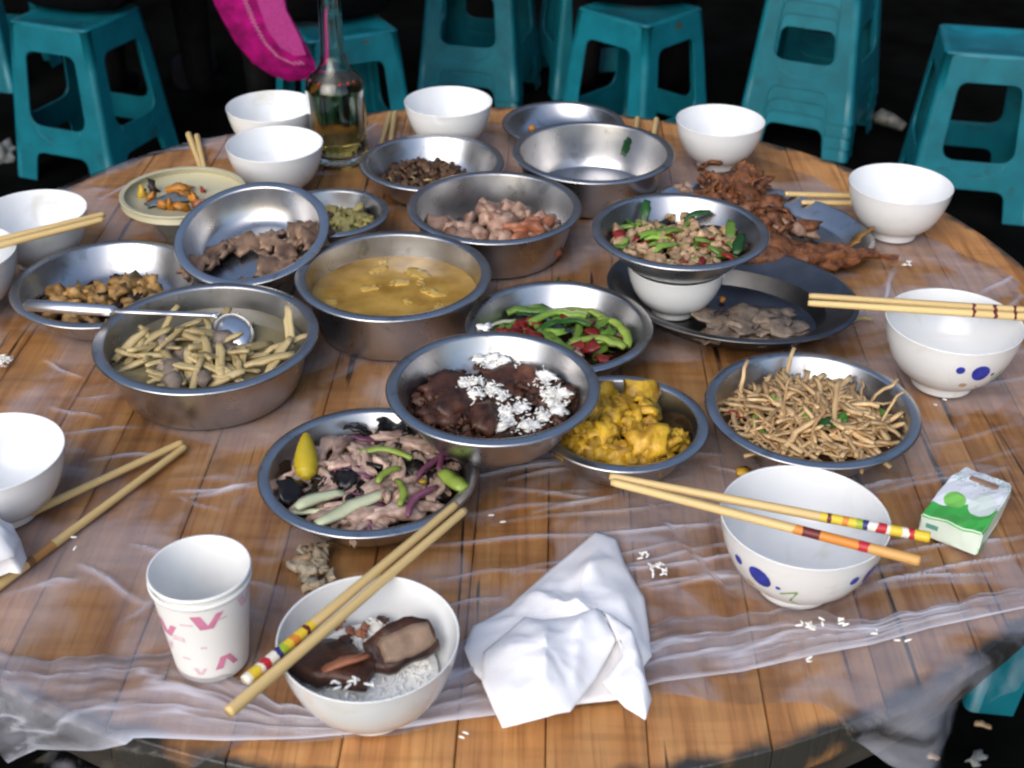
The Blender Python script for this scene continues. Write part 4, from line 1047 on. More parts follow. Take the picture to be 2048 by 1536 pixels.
for sgn in (0, 1):
    o0 = sgn * (m + 1) * n
    for j in range(m):
        for i in range(n):
            a = o0 + j * n + i; b = o0 + j * n + (i + 1) % n; f.append((a, a + n, b + n, b) if sgn == 0 else (a, b, b + n, a + n))
for i in range(n):
    a = m * n + i; b = m * n + (i + 1) % n; f.append((a, a + (m + 1) * n, b + (m + 1) * n, b))
ob('spoon_bowl', mesh('spoon_bowl', v, f), bright, lad, (0, 0, -.004), (R_(18), R_(10), R_(-58)))

# ------------------------------------------------------------------ napkins
def inpoly(x, y, P):
    c = False; j = len(P) - 1
    for i in range(len(P)):
        if (P[i][1] > y) != (P[j][1] > y) and x < (P[j][0] - P[i][0]) * (y - P[i][1]) / (P[j][1] - P[i][1]) + P[i][0]: c = not c
        j = i
    return c
def sheet(name, px, z0, amp, seed, creases, parent, mat, edge=.35, rings=16, th=.0005):
    """a thin crumpled sheet whose outline lies at the given photo points; creases = (photo p, photo q, height, width)"""
    W = [at(*p, T + z0) for p in px]
    o0 = parent.location
    # resample outline
    P = []
    for i in range(len(W)):
        a, b = W[i], W[(i + 1) % len(W)]; k = max(2, int((b - a).length / .005))
        P += [a.lerp(b, j / k) for j in range(k)]
    c = sum(P, Vector()) / len(P); n = len(P)
    cre = [(at(*p, T + z0), at(*q, T + z0), hh, ww) for p, q, hh, ww in creases]
    def hz(x, y, u):
        z = amp * (.5 + .7 * (1 - abs(fbm((x * 11, y * 11, seed * 3.7), 2)) * 2.4)) + amp * .22 * (1 - 2 * abs(fbm((x * 34, y * 34, seed), 3)))
        for a, b, hh, ww in cre:
            ab = b - a; t = max(0, min(1, ((x - a.x) * ab.x + (y - a.y) * ab.y) / (ab.x ** 2 + ab.y ** 2)))
            d = math.hypot(x - a.x - ab.x * t, y - a.y - ab.y * t); z += hh * math.exp(-d / ww)
        return z * (1 - (1 - edge) * u ** 3)
    v = [(c.x, c.y, z0 + hz(c.x, c.y, 0))]; f = []
    for j in range(1, rings + 1):
        for i in range(n):
            u = j / rings; q = c.lerp(P[i], u); v.append((q.x, q.y, z0 + hz(q.x, q.y, u)))
    for i in range(n):
        f.append((0, 1 + i, 1 + (i + 1) % n))
        for j in range(rings - 1):
            a, b = 1 + j * n + i, 1 + j * n + (i + 1) % n; f.append((a, a + n, b + n, b))
    N_v = len(v); v += [(p[0], p[1], p[2] - th) for p in v]; f += [tuple(i + N_v for i in reversed(t)) for t in f]
    for i in range(n):
        a, b = 1 + (rings - 1) * n + i, 1 + (rings - 1) * n + (i + 1) % n; f.append((a, a + N_v, b + N_v, b))
    v = [(p[0] - o0.x, p[1] - o0.y, p[2] + T - o0.z) for p in v]
    return ob(name, mesh(name, v, f), mat, parent)
nap = empty('crumpled_napkin', at(1170, 1290, T)); tag(nap, 'crumpled white paper napkin lying in the front centre', 'napkin')
sheet('lower_sheet', [(1192, 1066), (1232, 1082), (1248, 1130), (1288, 1200), (1297, 1262), (1303, 1318), (1240, 1400), (1120, 1415), (1000, 1400), (945, 1345), (928, 1300), (945, 1255), (1020, 1215), (1090, 1150)], .008, .010, 2,
      [((1205, 1080), (1150, 1250), .012, .016), ((1240, 1130), (1180, 1180), .010, .010), ((1090, 1180), (1020, 1250), .006, .012), ((1250, 1240), (1290, 1330), .012, .012)], nap, MAT['paper'], .15)
sheet('upper_sheet', [(966, 1310), (1050, 1240), (1085, 1248), (1155, 1238), (1205, 1228), (1232, 1290), (1190, 1360), (1140, 1428), (1005, 1461), (985, 1420), (964, 1370)], .020, .008, 5,
      [((1090, 1250), (1090, 1390), .008, .012), ((1160, 1240), (1150, 1380), .009, .010), ((1190, 1240), (1225, 1290), .010, .008), ((1020, 1300), (1000, 1440), .004, .014)], nap, MAT['paper'], .25)
sheet('flap', [(1205, 1228), (1262, 1260), (1282, 1320), (1292, 1370), (1303, 1405), (1290, 1446), (1250, 1420), (1205, 1370), (1240, 1335), (1240, 1300)], .022, .006, 8,
      [((1215, 1235), (1270, 1300), .012, .009), ((1285, 1330), (1290, 1420), .008, .010)], nap, MAT['paper'], .25, 12)
nl = empty('crumpled_napkin', at(-10, 1130, T)); tag(nl, 'crumpled napkin on the chopsticks at the left picture edge', 'napkin')
sheet('lower_sheet', [(-110, 1075), (-40, 1052), (20, 1050), (44, 1090), (56, 1128), (44, 1160), (22, 1158), (-20, 1172), (-100, 1165)], .013, .020, 3,
      [((-20, 1060), (10, 1130), .014, .012), ((30, 1075), (45, 1130), .010, .008), ((-60, 1100), (0, 1150), .012, .010)], nl, MAT['paper'], .2, 14)
sheet('upper_sheet', [(-90, 1070), (-10, 1046), (26, 1052), (40, 1085), (30, 1120), (-30, 1145), (-90, 1130)], .034, .012, 6,
      [((-40, 1060), (20, 1095), .010, .010), ((0, 1055), (-20, 1130), .009, .008)], nl, MAT['paper'], .2, 12)

# ------------------------------------------------------------------ green and white pack
def pack_mat():
    m = M('pack_print', (.62, .72, .64), .35, 0, .05, 60); N, L = nodes(m); b = N['Principled BSDF']
    src = b.inputs['Base Color'].links[0].from_socket
    tc = N.new('ShaderNodeTexCoord'); sp = N.new('ShaderNodeSeparateXYZ'); L.new(tc.outputs['Object'], sp.inputs[0])
    def mth(op, a, b_=None, c_=None):
        q = N.new('ShaderNodeMath'); q.operation = op
        for i, s_ in enumerate((a, b_, c_)):
            if s_ is None: continue
            if isinstance(s_, (int, float)): q.inputs[i].default_value = s_
            else: L.new(s_, q.inputs[i])
        return q.outputs[0]
    X, Y, Z = sp.outputs
    gm = N.new('ShaderNodeNewGeometry'); gs_ = N.new('ShaderNodeSeparateXYZ'); L.new(gm.outputs['Normal'], gs_.inputs[0]); top = mth('GREATER_THAN', gs_.outputs[2], .6)
    def mixc(fac, a, cc_):
        x_ = N.new('ShaderNodeMix'); x_.data_type = 'RGBA'; L.new(fac, x_.inputs[0]); L.new(a, x_.inputs[6]); x_.inputs[7].default_value = (*cc_, 1); return x_.outputs[2]
    c = src
    c = mixc(mth('MULTIPLY', top, mth('GREATER_THAN', mth('SINE', mth('MULTIPLY', Y, 400)), -2)), c, (.80, .82, .86))
    # green hill with a pale pear shape beside it
    hill = mth('LESS_THAN', Y, mth('MULTIPLY_ADD', mth('SINE', mth('MULTIPLY', X, 75)), .010, -.013))
    c = mixc(mth('MULTIPLY', top, hill), c, (.06, .42, .07))
    dx = mth('SUBTRACT', X, -.010); dy = mth('SUBTRACT', Y, -.012)
    dot = mth('LESS_THAN', mth('ADD', mth('MULTIPLY', dx, dx), mth('MULTIPLY', dy, dy)), .00009)
    c = mixc(mth('MULTIPLY', top, dot), c, (.20, .55, .10))
    dx = mth('SUBTRACT', X, .013); dy = mth('SUBTRACT', Y, -.006)
    dot = mth('LESS_THAN', mth('ADD', mth('MULTIPLY', dx, dx), mth('MULTIPLY', mth('MULTIPLY', dy, dy), .5)), .00013)
    c = mixc(mth('MULTIPLY', top, dot), c, (.72, .80, .74))
    # faint teal scroll print near the lid
    nz = N.new('ShaderNodeTexNoise'); nz.inputs['Scale'].default_value = 190; nz.inputs['Distortion'].default_value = 2; L.new(tc.outputs['Object'], nz.inputs['Vector'])
    scr = mth('MULTIPLY', mth('GREATER_THAN', nz.outputs[0], .55), mth('GREATER_THAN', Y, .014))
    c = mixc(mth('MULTIPLY', mth('MULTIPLY', top, scr), .6), c, (.20, .46, .38))
    # teal word block on the front end and a green lower side
    blk = mth('MULTIPLY', mth('MULTIPLY', mth('LESS_THAN', Y, -.0418), mth('LESS_THAN', X, -.010)), mth('MULTIPLY', mth('LESS_THAN', mth('ABSOLUTE', mth('SUBTRACT', Z, .012)), .0022), mth('GREATER_THAN', X, -.021)))
    c = mixc(blk, c, (.10, .30, .24))
    sd = mth('MULTIPLY', mth('GREATER_THAN', X, .0268), mth('LESS_THAN', Z, .007))
    c = mixc(sd, c, (.05, .38, .10))
    L.new(c, b.inputs['Base Color']); return m
pa, pb, pd = at(1832, 1058, T + .010), at(1935, 1098, T + .010), at(2035, 985, T + .010)
ex = (pb - pa); ey = (pd - pb); rzp = math.atan2(ex.y, ex.x)
pcn = pa + ex / 2 + ey / 2
print('pack', ex.length, ey.length)
pkm = box('tissue_pack', .054, .084, .021, .0015)
bm = bmesh.new(); bm.from_mesh(pkm); bmesh.ops.subdivide_edges(bm, edges=[e for e in bm.edges if e.calc_length() > .01], cuts=6, use_grid_fill=True)
for v_ in bm.verts:
    k_ = max(0, (v_.co.y + .01) / .052); v_.co.z *= 1 - .30 * k_ * k_; v_.co.x *= 1 - .16 * k_ * k_
    if v_.co.z > .002: v_.co += Vector((.0016 * mnoise.noise(v_.co * 60), .0016 * mnoise.noise(v_.co * 60 + Vector((5, 0, 0))), .0024 * mnoise.noise(v_.co * 75 + Vector((0, 7, 0)))))
bm.to_mesh(pkm); bm.free()
pk = ob('tissue_pack', pkm, pack_mat(), None, (pcn.x, pcn.y, T + .004), (0, 0, rzp), (.88, 1.08, 1)); tag(pk, 'small green and white printed pack at the right', 'pack')
ob('opening', box('opening', .026, .005, .0015, .0003, .0185), M('brown_inside', (.25, .15, .11), .7), pk, (.002, .024, 0))

# ------------------------------------------------------------------ scraps lying on the table
def scrap(name, label, X, Y, me, mt, rot=(0, 0, 0), z=.006, k=1.0):
    p = at(X, Y, T + z); return tag(ob(name, me, mt, None, p, rot, k), label, 'food scrap')
fb = empty('chewed_scraps', at(625, 1155, T)); tag(fb, 'pale chewed scraps on the film behind the front rice bowl', 'food scrap')
r = random.Random(6)
for i in range(16):
    p = at(625 + r.gauss(0, 22), 1158 + r.gauss(0, 16), T); ob('scrap', slab('scrap', .018, .012, .005, i, .5, .7), FOOD['pale'] if i % 5 else FOOD['ham'], fb, (p.x - fb.location.x, p.y - fb.location.y, .008 + .006 * r.random()), (r.uniform(-.6, .6), r.uniform(-.6, .6), r.random() * 6), r.uniform(.6, 1.0))
scrap('vegetable_scrap', 'pale curved vegetable scrap right of the grey meat tray', 1722, 642, stick('vegetable_scrap', .026, .0026, 2, .3), FOOD['sprout'], (0, 0, .2))
scrap('yellow_scrap', 'yellow scrap on the film between potato dish and flower bowl', 1488, 944, chunk('yellow_scrap', .008, 3, 1, .5, (1, .8, .5)), FOOD['curry'])
for X, Y, nm in ((1312, 1150, 'rice clump right of the napkin top'), (1600, 1292, 'left rice clump of three on the front fold'), (1628, 1290, 'middle rice clump of three on the front fold'), (1675, 1284, 'right rice clump of three on the front fold'), (1798, 1316, 'single rice grain at the right end of the front fold'), (1616, 1360, 'lone rice grain on the front film below the clumps'), (150, 1100, 'rice grain on the board gap by the left chopsticks'), (337, 862, 'rice grain in front of the bamboo soup basin'), (10, 735, 'rice clump at the left picture edge'), (985, 1050, 'rice grain between front dish and napkin'), (1285, 1127, 'rice grains just right of the napkin tip'), (927, 1490, 'rice grain on bare wood at the front'), (1740, 1297, 'flat pale rice grain on the front fold'), (535, 828, 'white scrap between bamboo soup and front dish'), (1885, 820, 'rice grain below the blue flower bowl'), (1812, 540, 'white smear scrap left of the right flower bowl')):
    e = empty('rice_clump', at(X, Y, T)); tag(e, nm, 'rice')
    many = {1312: 16, 1600: 5, 1628: 5, 1675: 4, 10: 30, 1285: 6, 535: 4, 1812: 8}.get(X, 2)
    zz = .016 if 1230 < Y < 1420 and X > 1400 else .006
    rice_patch('grains', e, [(0, 0, zz)], MAT['rice'], many, X, .006 if many < 12 else .008, None, .85, .006)

# ------------------------------------------------------------------ plastic film over the table
def drape(x, y, z=0.0, wob=0.0):
    """flat film coordinates (world x, y) -> the film lying on the table and hanging over its edge"""
    dx, dy = x - TC.x, y - TC.y; r_ = math.hypot(dx, dy); e = TR + .003
    if r_ <= e: return (x, y, T + z)
    s_ = r_ - e; rr = e + .004 + .16 * s_ + wob * min(1, s_ / .03) + .3 * z
    zz = T - .93 * s_ + z * max(0, 1 - s_ / .01)
    return (TC.x + dx / r_ * rr, TC.y + dy / r_ * rr, zz)
def polar(p): return math.atan2(p.y - TC.y, p.x - TC.x), math.hypot(p.x - TC.x, p.y - TC.y)
ctrl = []
for X, Y, s_ in ((500, 1490, None), (700, 1478, None), (900, 1450, None), (1180, 1415, None), (1320, 1396, None), (1480, 1405, None), (1640, 1412, None),
                 (1700, 1455, .012), (1780, 1425, .05), (1880, 1385, .075), (1960, 1345, .05), (2040, 1300, .035),
                 (430, 1505, .004), (330, 1490, .02), (170, 1440, .08), (60, 1360, .14), (0, 1300, .18),
                 (100, 395, .06), (160, 360, .05), (250, 325, .03), (330, 300, .022), (420, 283, .004)):
    th, rr = polar(at(X, Y, T)); ctrl.append((th, rr if s_ is None else TR + s_))
for X, Y in ((560, 262), (780, 250), (1000, 245), (1330, 270), (1500, 310), (1700, 395), (1900, 500), (2040, 590)):
    ctrl.append(polar(at(X, Y, T)))
ctrl += [(R_(-20), TR + .03), (R_(-8), TR + .02), (R_(8), TR - .02), (R_(-170), TR + .15), (R_(172), TR + .10)]
ctrl.sort(); CT = np.array([c[0] for c in ctrl]); CR = np.array([c[1] for c in ctrl])
CT = np.concatenate([CT[-3:] - 2 * np.pi, CT, CT[:3] + 2 * np.pi]); CR = np.concatenate([CR[-3:], CR, CR[:3]])
# long pulled creases, from the photograph
seg = [((850, 1092), (1190, 1070)), ((1190, 1072), (1440, 1052)), ((1160, 1150), (1460, 1090)), ((1300, 1180), (1520, 1150)), ((1780, 1110), (2048, 1075)), ((1700, 1180), (2048, 1110)),
       ((1500, 1230), (1760, 1160)), ((1840, 900), (2048, 850)), ((1830, 955), (2048, 900)), ((1800, 800), (2048, 760)), ((1830, 1010), (1960, 985)), ((1960, 590), (2048, 540)), ((1985, 640), (2048, 590)),
       ((150, 800), (360, 780)), ((120, 870), (300, 855)), ((360, 1150), (560, 1180)), ((0, 1190), (130, 1170)), ((160, 1130), (290, 1210)), ((860, 1160), (1080, 1140)), ((860, 1220), (1010, 1195)),
       ((1000, 980), (1220, 1000)), ((1880, 740), (2048, 700)), ((1640, 1175), (1800, 1140)), ((250, 1250), (330, 1180)), ((380, 1000), (520, 970)), ((200, 400), (330, 345)), ((300, 310), (450, 285)), ((1750, 440), (1900, 470)),
       ((1500, 960), (1420, 930)), ((1560, 300), (1680, 350)), ((640, 340), (760, 245)), ((1760, 620), (1790, 540))]
r = random.Random(31)
for _ in range(26):
    X = r.uniform(900, 1750); Y = r.uniform(930, 1230); seg.append(((X, Y), (X + r.uniform(150, 420), Y - r.uniform(10, 60))))
for _ in range(14):
    X = r.uniform(0, 500); Y = r.uniform(700, 1250); seg.append(((X, Y), (X + r.uniform(60, 180), Y + r.uniform(-50, 50))))
SG = np.array([[*at(*a, T).xy, *at(*b, T).xy] for a, b in seg]); srng = np.random.RandomState(3); SH = srng.uniform(.0008, .0032, len(SG)); SW = srng.uniform(.0012, .0022, len(SG))
NT, NR = 1250, 250
TH = np.linspace(-np.pi, np.pi, NT, endpoint=False); RHO = np.interp(TH, CT, CR) + .004 * np.sin(TH * 37) * np.sin(TH * 11)
tt = np.linspace(0, 1, NR) ** .8
XX = TC.x + np.outer(tt, RHO * np.cos(TH)); YY = TC.y + np.outer(tt, RHO * np.sin(TH))
ZZ = np.full(XX.shape, .0016)
for (ax, ay, bx, by), hh, ww in zip(SG, SH, SW):
    lx, ly = bx - ax, by - ay; t = np.clip(((XX - ax) * lx + (YY - ay) * ly) / (lx * lx + ly * ly), 0, 1)
    wig = .0015 * np.sin(t * 7 + ax * 40); nl_ = math.hypot(lx, ly)
    d2 = (XX - ax - lx * t + wig * ly / nl_) ** 2 + (YY - ay - ly * t - wig * lx / nl_) ** 2
    ZZ += hh * np.exp(-d2 / (ww * ww)) * (.35 + .65 * np.sin(np.pi * np.clip(t, 0, 1)))
mask = np.ones(XX.shape)
for (vx, vy, vr) in VESSELS:
    d = np.hypot(XX - vx, YY - vy); mask = np.minimum(mask, np.clip((d - vr - .004) / .02, 0, 1))
CRS = np.clip((ZZ - .0016) / .0030, 0, 1)
nzv = np.array([[mnoise.noise(Vector((x_ * 14, y_ * 34, 3))) + .5 * mnoise.noise(Vector((x_ * 40, y_ * 80, 7))) for x_, y_ in zip(rx, ry)] for rx, ry in zip(XX, YY)])
CRS = CRS + np.clip((np.maximum(nzv, 0) - .55) * .9, 0, .35); CRS = CRS * mask
ZZ = .0016 + (ZZ - .0016 + .0016 * np.maximum(nzv, -.2)) * mask
V = []
for j in range(NR):
    for i in range(NT):
        V.append(drape(XX[j, i], YY[j, i], ZZ[j, i], .010 * math.sin(TH[i] * 41) + .006 * nzv[j, i]))
F = [((j + 1) * NT + i, (j + 1) * NT + (i + 1) % NT, j * NT + (i + 1) % NT, j * NT + i) for j in range(NR - 1) for i in range(NT)]
film = ob('plastic_film', mesh('plastic_film', V, F), MAT['film']); film.data.attributes.new('crease', 'FLOAT', 'POINT').data.foreach_set('value', CRS.ravel().astype(np.float32)); tag(film, 'thin clear plastic film spread over the round table', 'film')
# the front edge is folded back on itself
U = [(-140, 1290), (0, 1308), (110, 1330), (230, 1316), (340, 1316), (450, 1342), (560, 1420), (700, 1425), (860, 1330), (950, 1275), (1100, 1270), (1310, 1252), (1480, 1232), (1640, 1228), (1740, 1256), (1860, 1222), (2048, 1186), (2200, 1150)]
Bp = [(-140, 1500), (0, 1480), (150, 1488), (300, 1484), (450, 1490), (600, 1486), (760, 1472), (900, 1450), (1060, 1430), (1180, 1415), (1320, 1372), (1480, 1352), (1640, 1316), (1740, 1298), (1860, 1264), (2048, 1224), (2200, 1190)]
nu, nv = 320, 40
def plerp(P, x_):
    return (x_, float(np.interp(x_, [p[0] for p in P], [p[1] for p in P])))
V, F, CR2 = [], [], []
for i in range(nu + 1):
    x_ = -140 + 2340 * i / nu; a = plerp(U, x_); b = plerp(Bp, x_)
    a = at(a[0], a[1] + 5 * math.sin(x_ * .031) + 3 * math.sin(x_ * .083), T); b = at(b[0], b[1], T)
    for j in range(nv + 1):
        v_ = j / nv; p = a.lerp(b, v_)
        lift = math.sin(math.pi * min(1, v_ * 1.0)) ** .5
        rid = 1 - 2 * abs(fbm((x_ * .0016, v_ * 3.2 + .5 * math.sin(x_ * .004), 2.0), 3))
        z = .0040 + lift * (.0030 + .0042 * max(rid, 0)) + .0012 * fbm((x_ * .010, v_ * 9, 5), 2) * lift
        V.append(drape(p.x, p.y, z)); edge_ = math.exp(-(v_ / .035) ** 2) * .5 + math.exp(-((1 - v_) / .03) ** 2) * .6
        CR2.append(max(0, rid - .80) * 3.0 * lift + edge_ + .25 * max(0, fbm((x_ * .004, v_ * 14, 9), 2)))
for i in range(nu):
    for j in range(nv): a = i * (nv + 1) + j; F.append((a, a + 1, a + nv + 2, a + nv + 1))
print('fold normal', (Vector(V[F[5000][1]]) - Vector(V[F[5000][0]])).cross(Vector(V[F[5000][2]]) - Vector(V[F[5000][0]])).z)
fo = ob('folded_edge', mesh('folded_edge', V, F), MAT['fold'], film); fo.data.attributes.new('crease', 'FLOAT', 'POINT').data.foreach_set('value', np.array(CR2, dtype=np.float32))

# ------------------------------------------------------------------ plastic stools
SH_, ST_, SB_ = .40, .225, .30             # height, seat width, foot width
def poly_curve(loops, th):
    cu = bpy.data.curves.new('c', 'CURVE'); cu.dimensions = '2D'; cu.fill_mode = 'BOTH'; cu.extrude = th / 2; cu.bevel_depth = .0012; cu.bevel_resolution = 1
    for lp in loops:
        sp_ = cu.splines.new('POLY'); sp_.points.add(len(lp) - 1); sp_.use_cyclic_u = True
        for p, q in zip(sp_.points, lp): p.co = (q[0], q[1], 0, 1)
    o = bpy.data.objects.new('c', cu); col.objects.link(o)
    me = bpy.data.meshes.new_from_object(o.evaluated_get(bpy.context.evaluated_depsgraph_get()))
    bpy.data.objects.remove(o); bpy.data.curves.remove(cu); return me
def rpoly(pts, rad, n=5):
    out = []; k = len(pts)
    for i in range(k):
        p0, p1, p2 = Vector(pts[i - 1]), Vector(pts[i]), Vector(pts[(i + 1) % k]); r_ = rad[i] if isinstance(rad, (list, tuple)) else rad
        if r_ == 0: out.append(tuple(p1)); continue
        d0, d2 = (p0 - p1).normalized(), (p2 - p1).normalized(); a, b = p1 + d0 * r_, p1 + d2 * r_
        for j in range(n + 1):
            t = j / n; out.append(tuple((1 - t) ** 2 * a + 2 * t * (1 - t) * p1 + t * t * b))
    return out
def wat(y): return (ST_ + (SB_ - ST_) * (1 - y / SH_)) / 2
def side_panel():
    e = .012
    y0, y1 = .0, SH_ - .006
    outer = rpoly([(-wat(0) + e, 0), (-wat(0) + .062, 0), (-wat(.07) + .066, .078), (wat(.07) - .066, .078), (wat(0) - .062, 0), (wat(0) - e, 0), (wat(y1) - e, y1), (-wat(y1) + e, y1)], [0, 0, .025, .025, 0, 0, 0, 0])
    hole = rpoly([(-wat(.145) + .050, .145), (wat(.145) - .050, .145), (wat(.335) - .046, .335), (-wat(.335) + .046, .335)], [.04, .04, .025, .025], 7)
    return poly_curve([outer, hole], .0026)
def corner_leg():
    # a rounded angle strip from seat to foot, a little proud of the panels
    v, f = [], []
    ys = [0, .1, .2, .3, SH_ - .004]
    for y in ys:
        w_ = wat(y); prof = [(w_ - .040, -w_ - .002), (w_ - .012, -w_ - .0026)]
        for k in range(6):
            t = -math.pi / 2 + math.pi / 2 * k / 5; prof.append((w_ - .010 + .0124 * math.cos(t), -w_ + .010 + .0124 * math.sin(t)))
        prof += [(w_ + .0026, -w_ + .012), (w_ + .002, -w_ + .040)]
        for q in prof: v.append((q[0], q[1], y))
        for q in reversed(prof): v.append((q[0] - .003, q[1] + .003, y))
    m = len(v) // len(ys)
    for i in range(len(ys) - 1):
        for k in range(m): a, b = i * m + k, i * m + (k + 1) % m; f.append((a, b, b + m, a + m))
    f.append(tuple(range(m))); f.append(tuple(range((len(ys) - 1) * m + m - 1, (len(ys) - 1) * m - 1, -1)))
    return mesh('leg', v, f)
def seat_mesh():
    def rs(w_, r_, z, n=5):
        o = []
        for cx, cy, a0 in ((1, 1, 0), (-1, 1, 90), (-1, -1, 180), (1, -1, 270)):
            for k in range(n): t = R_(a0 + 90 * k / (n - 1)); o.append((cx * (w_ - r_) + r_ * math.cos(t), cy * (w_ - r_) + r_ * math.sin(t), z))
        return o
    W_ = ST_ / 2
    L_s = [rs(W_ + .003, .018, SH_ - .030), rs(W_ + .003, .018, SH_ - .006), rs(W_ + .001, .017, SH_ - .001), rs(W_ - .005, .014, SH_), rs(W_ - .016, .012, SH_ - .0005), rs(W_ - .020, .010, SH_ - .004), rs(.03, .01, SH_ - .0055), rs(.008, .004, SH_ - .0055)]
    v = [p for l in L_s for p in l]; k = len(L_s[0]); f = []
    for i in range(len(L_s) - 1):
        for j in range(k): a, b = i * k + j, i * k + (j + 1) % k; f.append((a, b, b + k, a + k))
    f.append(tuple((len(L_s) - 1) * k + j for j in range(k)))
    return mesh('seat', v, f)
PAN, LEG, SEAT = side_panel(), corner_leg(), seat_mesh()
CRE = tube('moulded_rib', [(-.066, .150, 0), (-.060, .122, 0), (-.03, .108, 0), (0, .104, 0), (.03, .108, 0), (.060, .122, 0), (.066, .150, 0)], .0016, 6)
for me in (PAN, LEG, SEAT, CRE): me.materials.append(MAT['teal'])
ang = math.atan((SB_ - ST_) / 2 / SH_)
def stool(label, pl_, pr2, z, z0=0.0, size=None, group='teal plastic stools'):
    """front edge of the stool from photo point pl_ to pr2 at height z above the ground"""
    a, b = at(*pl_, z), at(*pr2, z); d = b - a; rz = math.atan2(d.y, d.x)
    wz = 2 * wat(min(z, SH_)) if size is None else size
    nrm = Vector((-math.sin(rz), math.cos(rz), 0)); m_ = (a + b) / 2
    c = m_ + nrm * wz / 2
    return stool_at(label, (c.x, c.y, z0), rz, group)
def stool_at(label, loc, rz, group='teal plastic stools', sticker=None):
    o = empty('plastic_stool', loc, rz); tag(o, label, 'stool', group)
    ob('seat', SEAT, None, o)
    for k in range(4):
        t = k * math.pi / 2
        q = ob('side_panel', PAN, None, o)
        q.matrix_basis = Matrix.Rotation(t, 4, 'Z') @ Matrix.Translation((0, -SB_ / 2, 0)) @ Matrix.Rotation(-ang, 4, 'X') @ Matrix.Rotation(math.pi / 2, 4, 'X')
        ob('moulded_rib', CRE, None, q, (0, 0, .0016))
        ob('leg', LEG, None, o, None, (0, 0, t))
    return o
s1 = stool('teal stool at the left with a dark clothed person sitting on it', (28, 42), (158, 60), SH_)
s0 = stool('teal stool cut by the left picture edge behind another stool', (-150, 172), (24, 186), 0)
s2 = stool('teal stool with a brown worn patch behind the glass bottle', (612, 84), (798, 58), SH_)
ob('worn_patch', mesh('worn_patch', [(p[0], 0, p[1]) for p in circ(0, 0, .013, .014, 0, 10)], [tuple(range(10))], False), MAT['grime'], s2, (.030, -ST_ / 2 - .0045, SH_ - .028), (R_(0), 0, 0))
stool('lower stool of the pair stacked behind the back rice bowl', (842, 216), (1028, 234), 0)
sA = stool('upper stool of the pair stacked behind the back rice bowl', (842, 216), (1028, 234), 0, .045)
s4 = stool('teal stool at the back centre under a person in black', (1160, 16), (1290, 51), SH_)
ob('worn_patch', mesh('worn_patch', [(0, p[0], p[1]) for p in circ(0, 0, .014, .016, 0, 10)], [tuple(range(10))], False), MAT['grime'], s4, (ST_ / 2 + .0055, .01, SH_ - .030))
stool('teal stool mostly hidden behind the back centre stool', (1118, 200), (1290, 190), 0)
for k, nm in enumerate(('lowest', 'second lowest', 'second highest', 'highest')):
    stool(nm + ' stool in the tall stack of four at the right', (1476, 287), (1688, 326), 0, .034 * k, group='teal stools in the tall stack')
s6 = stool('teal stool standing alone at the right picture edge', (1800, 428), (2062, 452), 0)
s7 = stool('teal stool under the table edge at the lower right corner', (1984, 1426), (2330, 1462), 0)

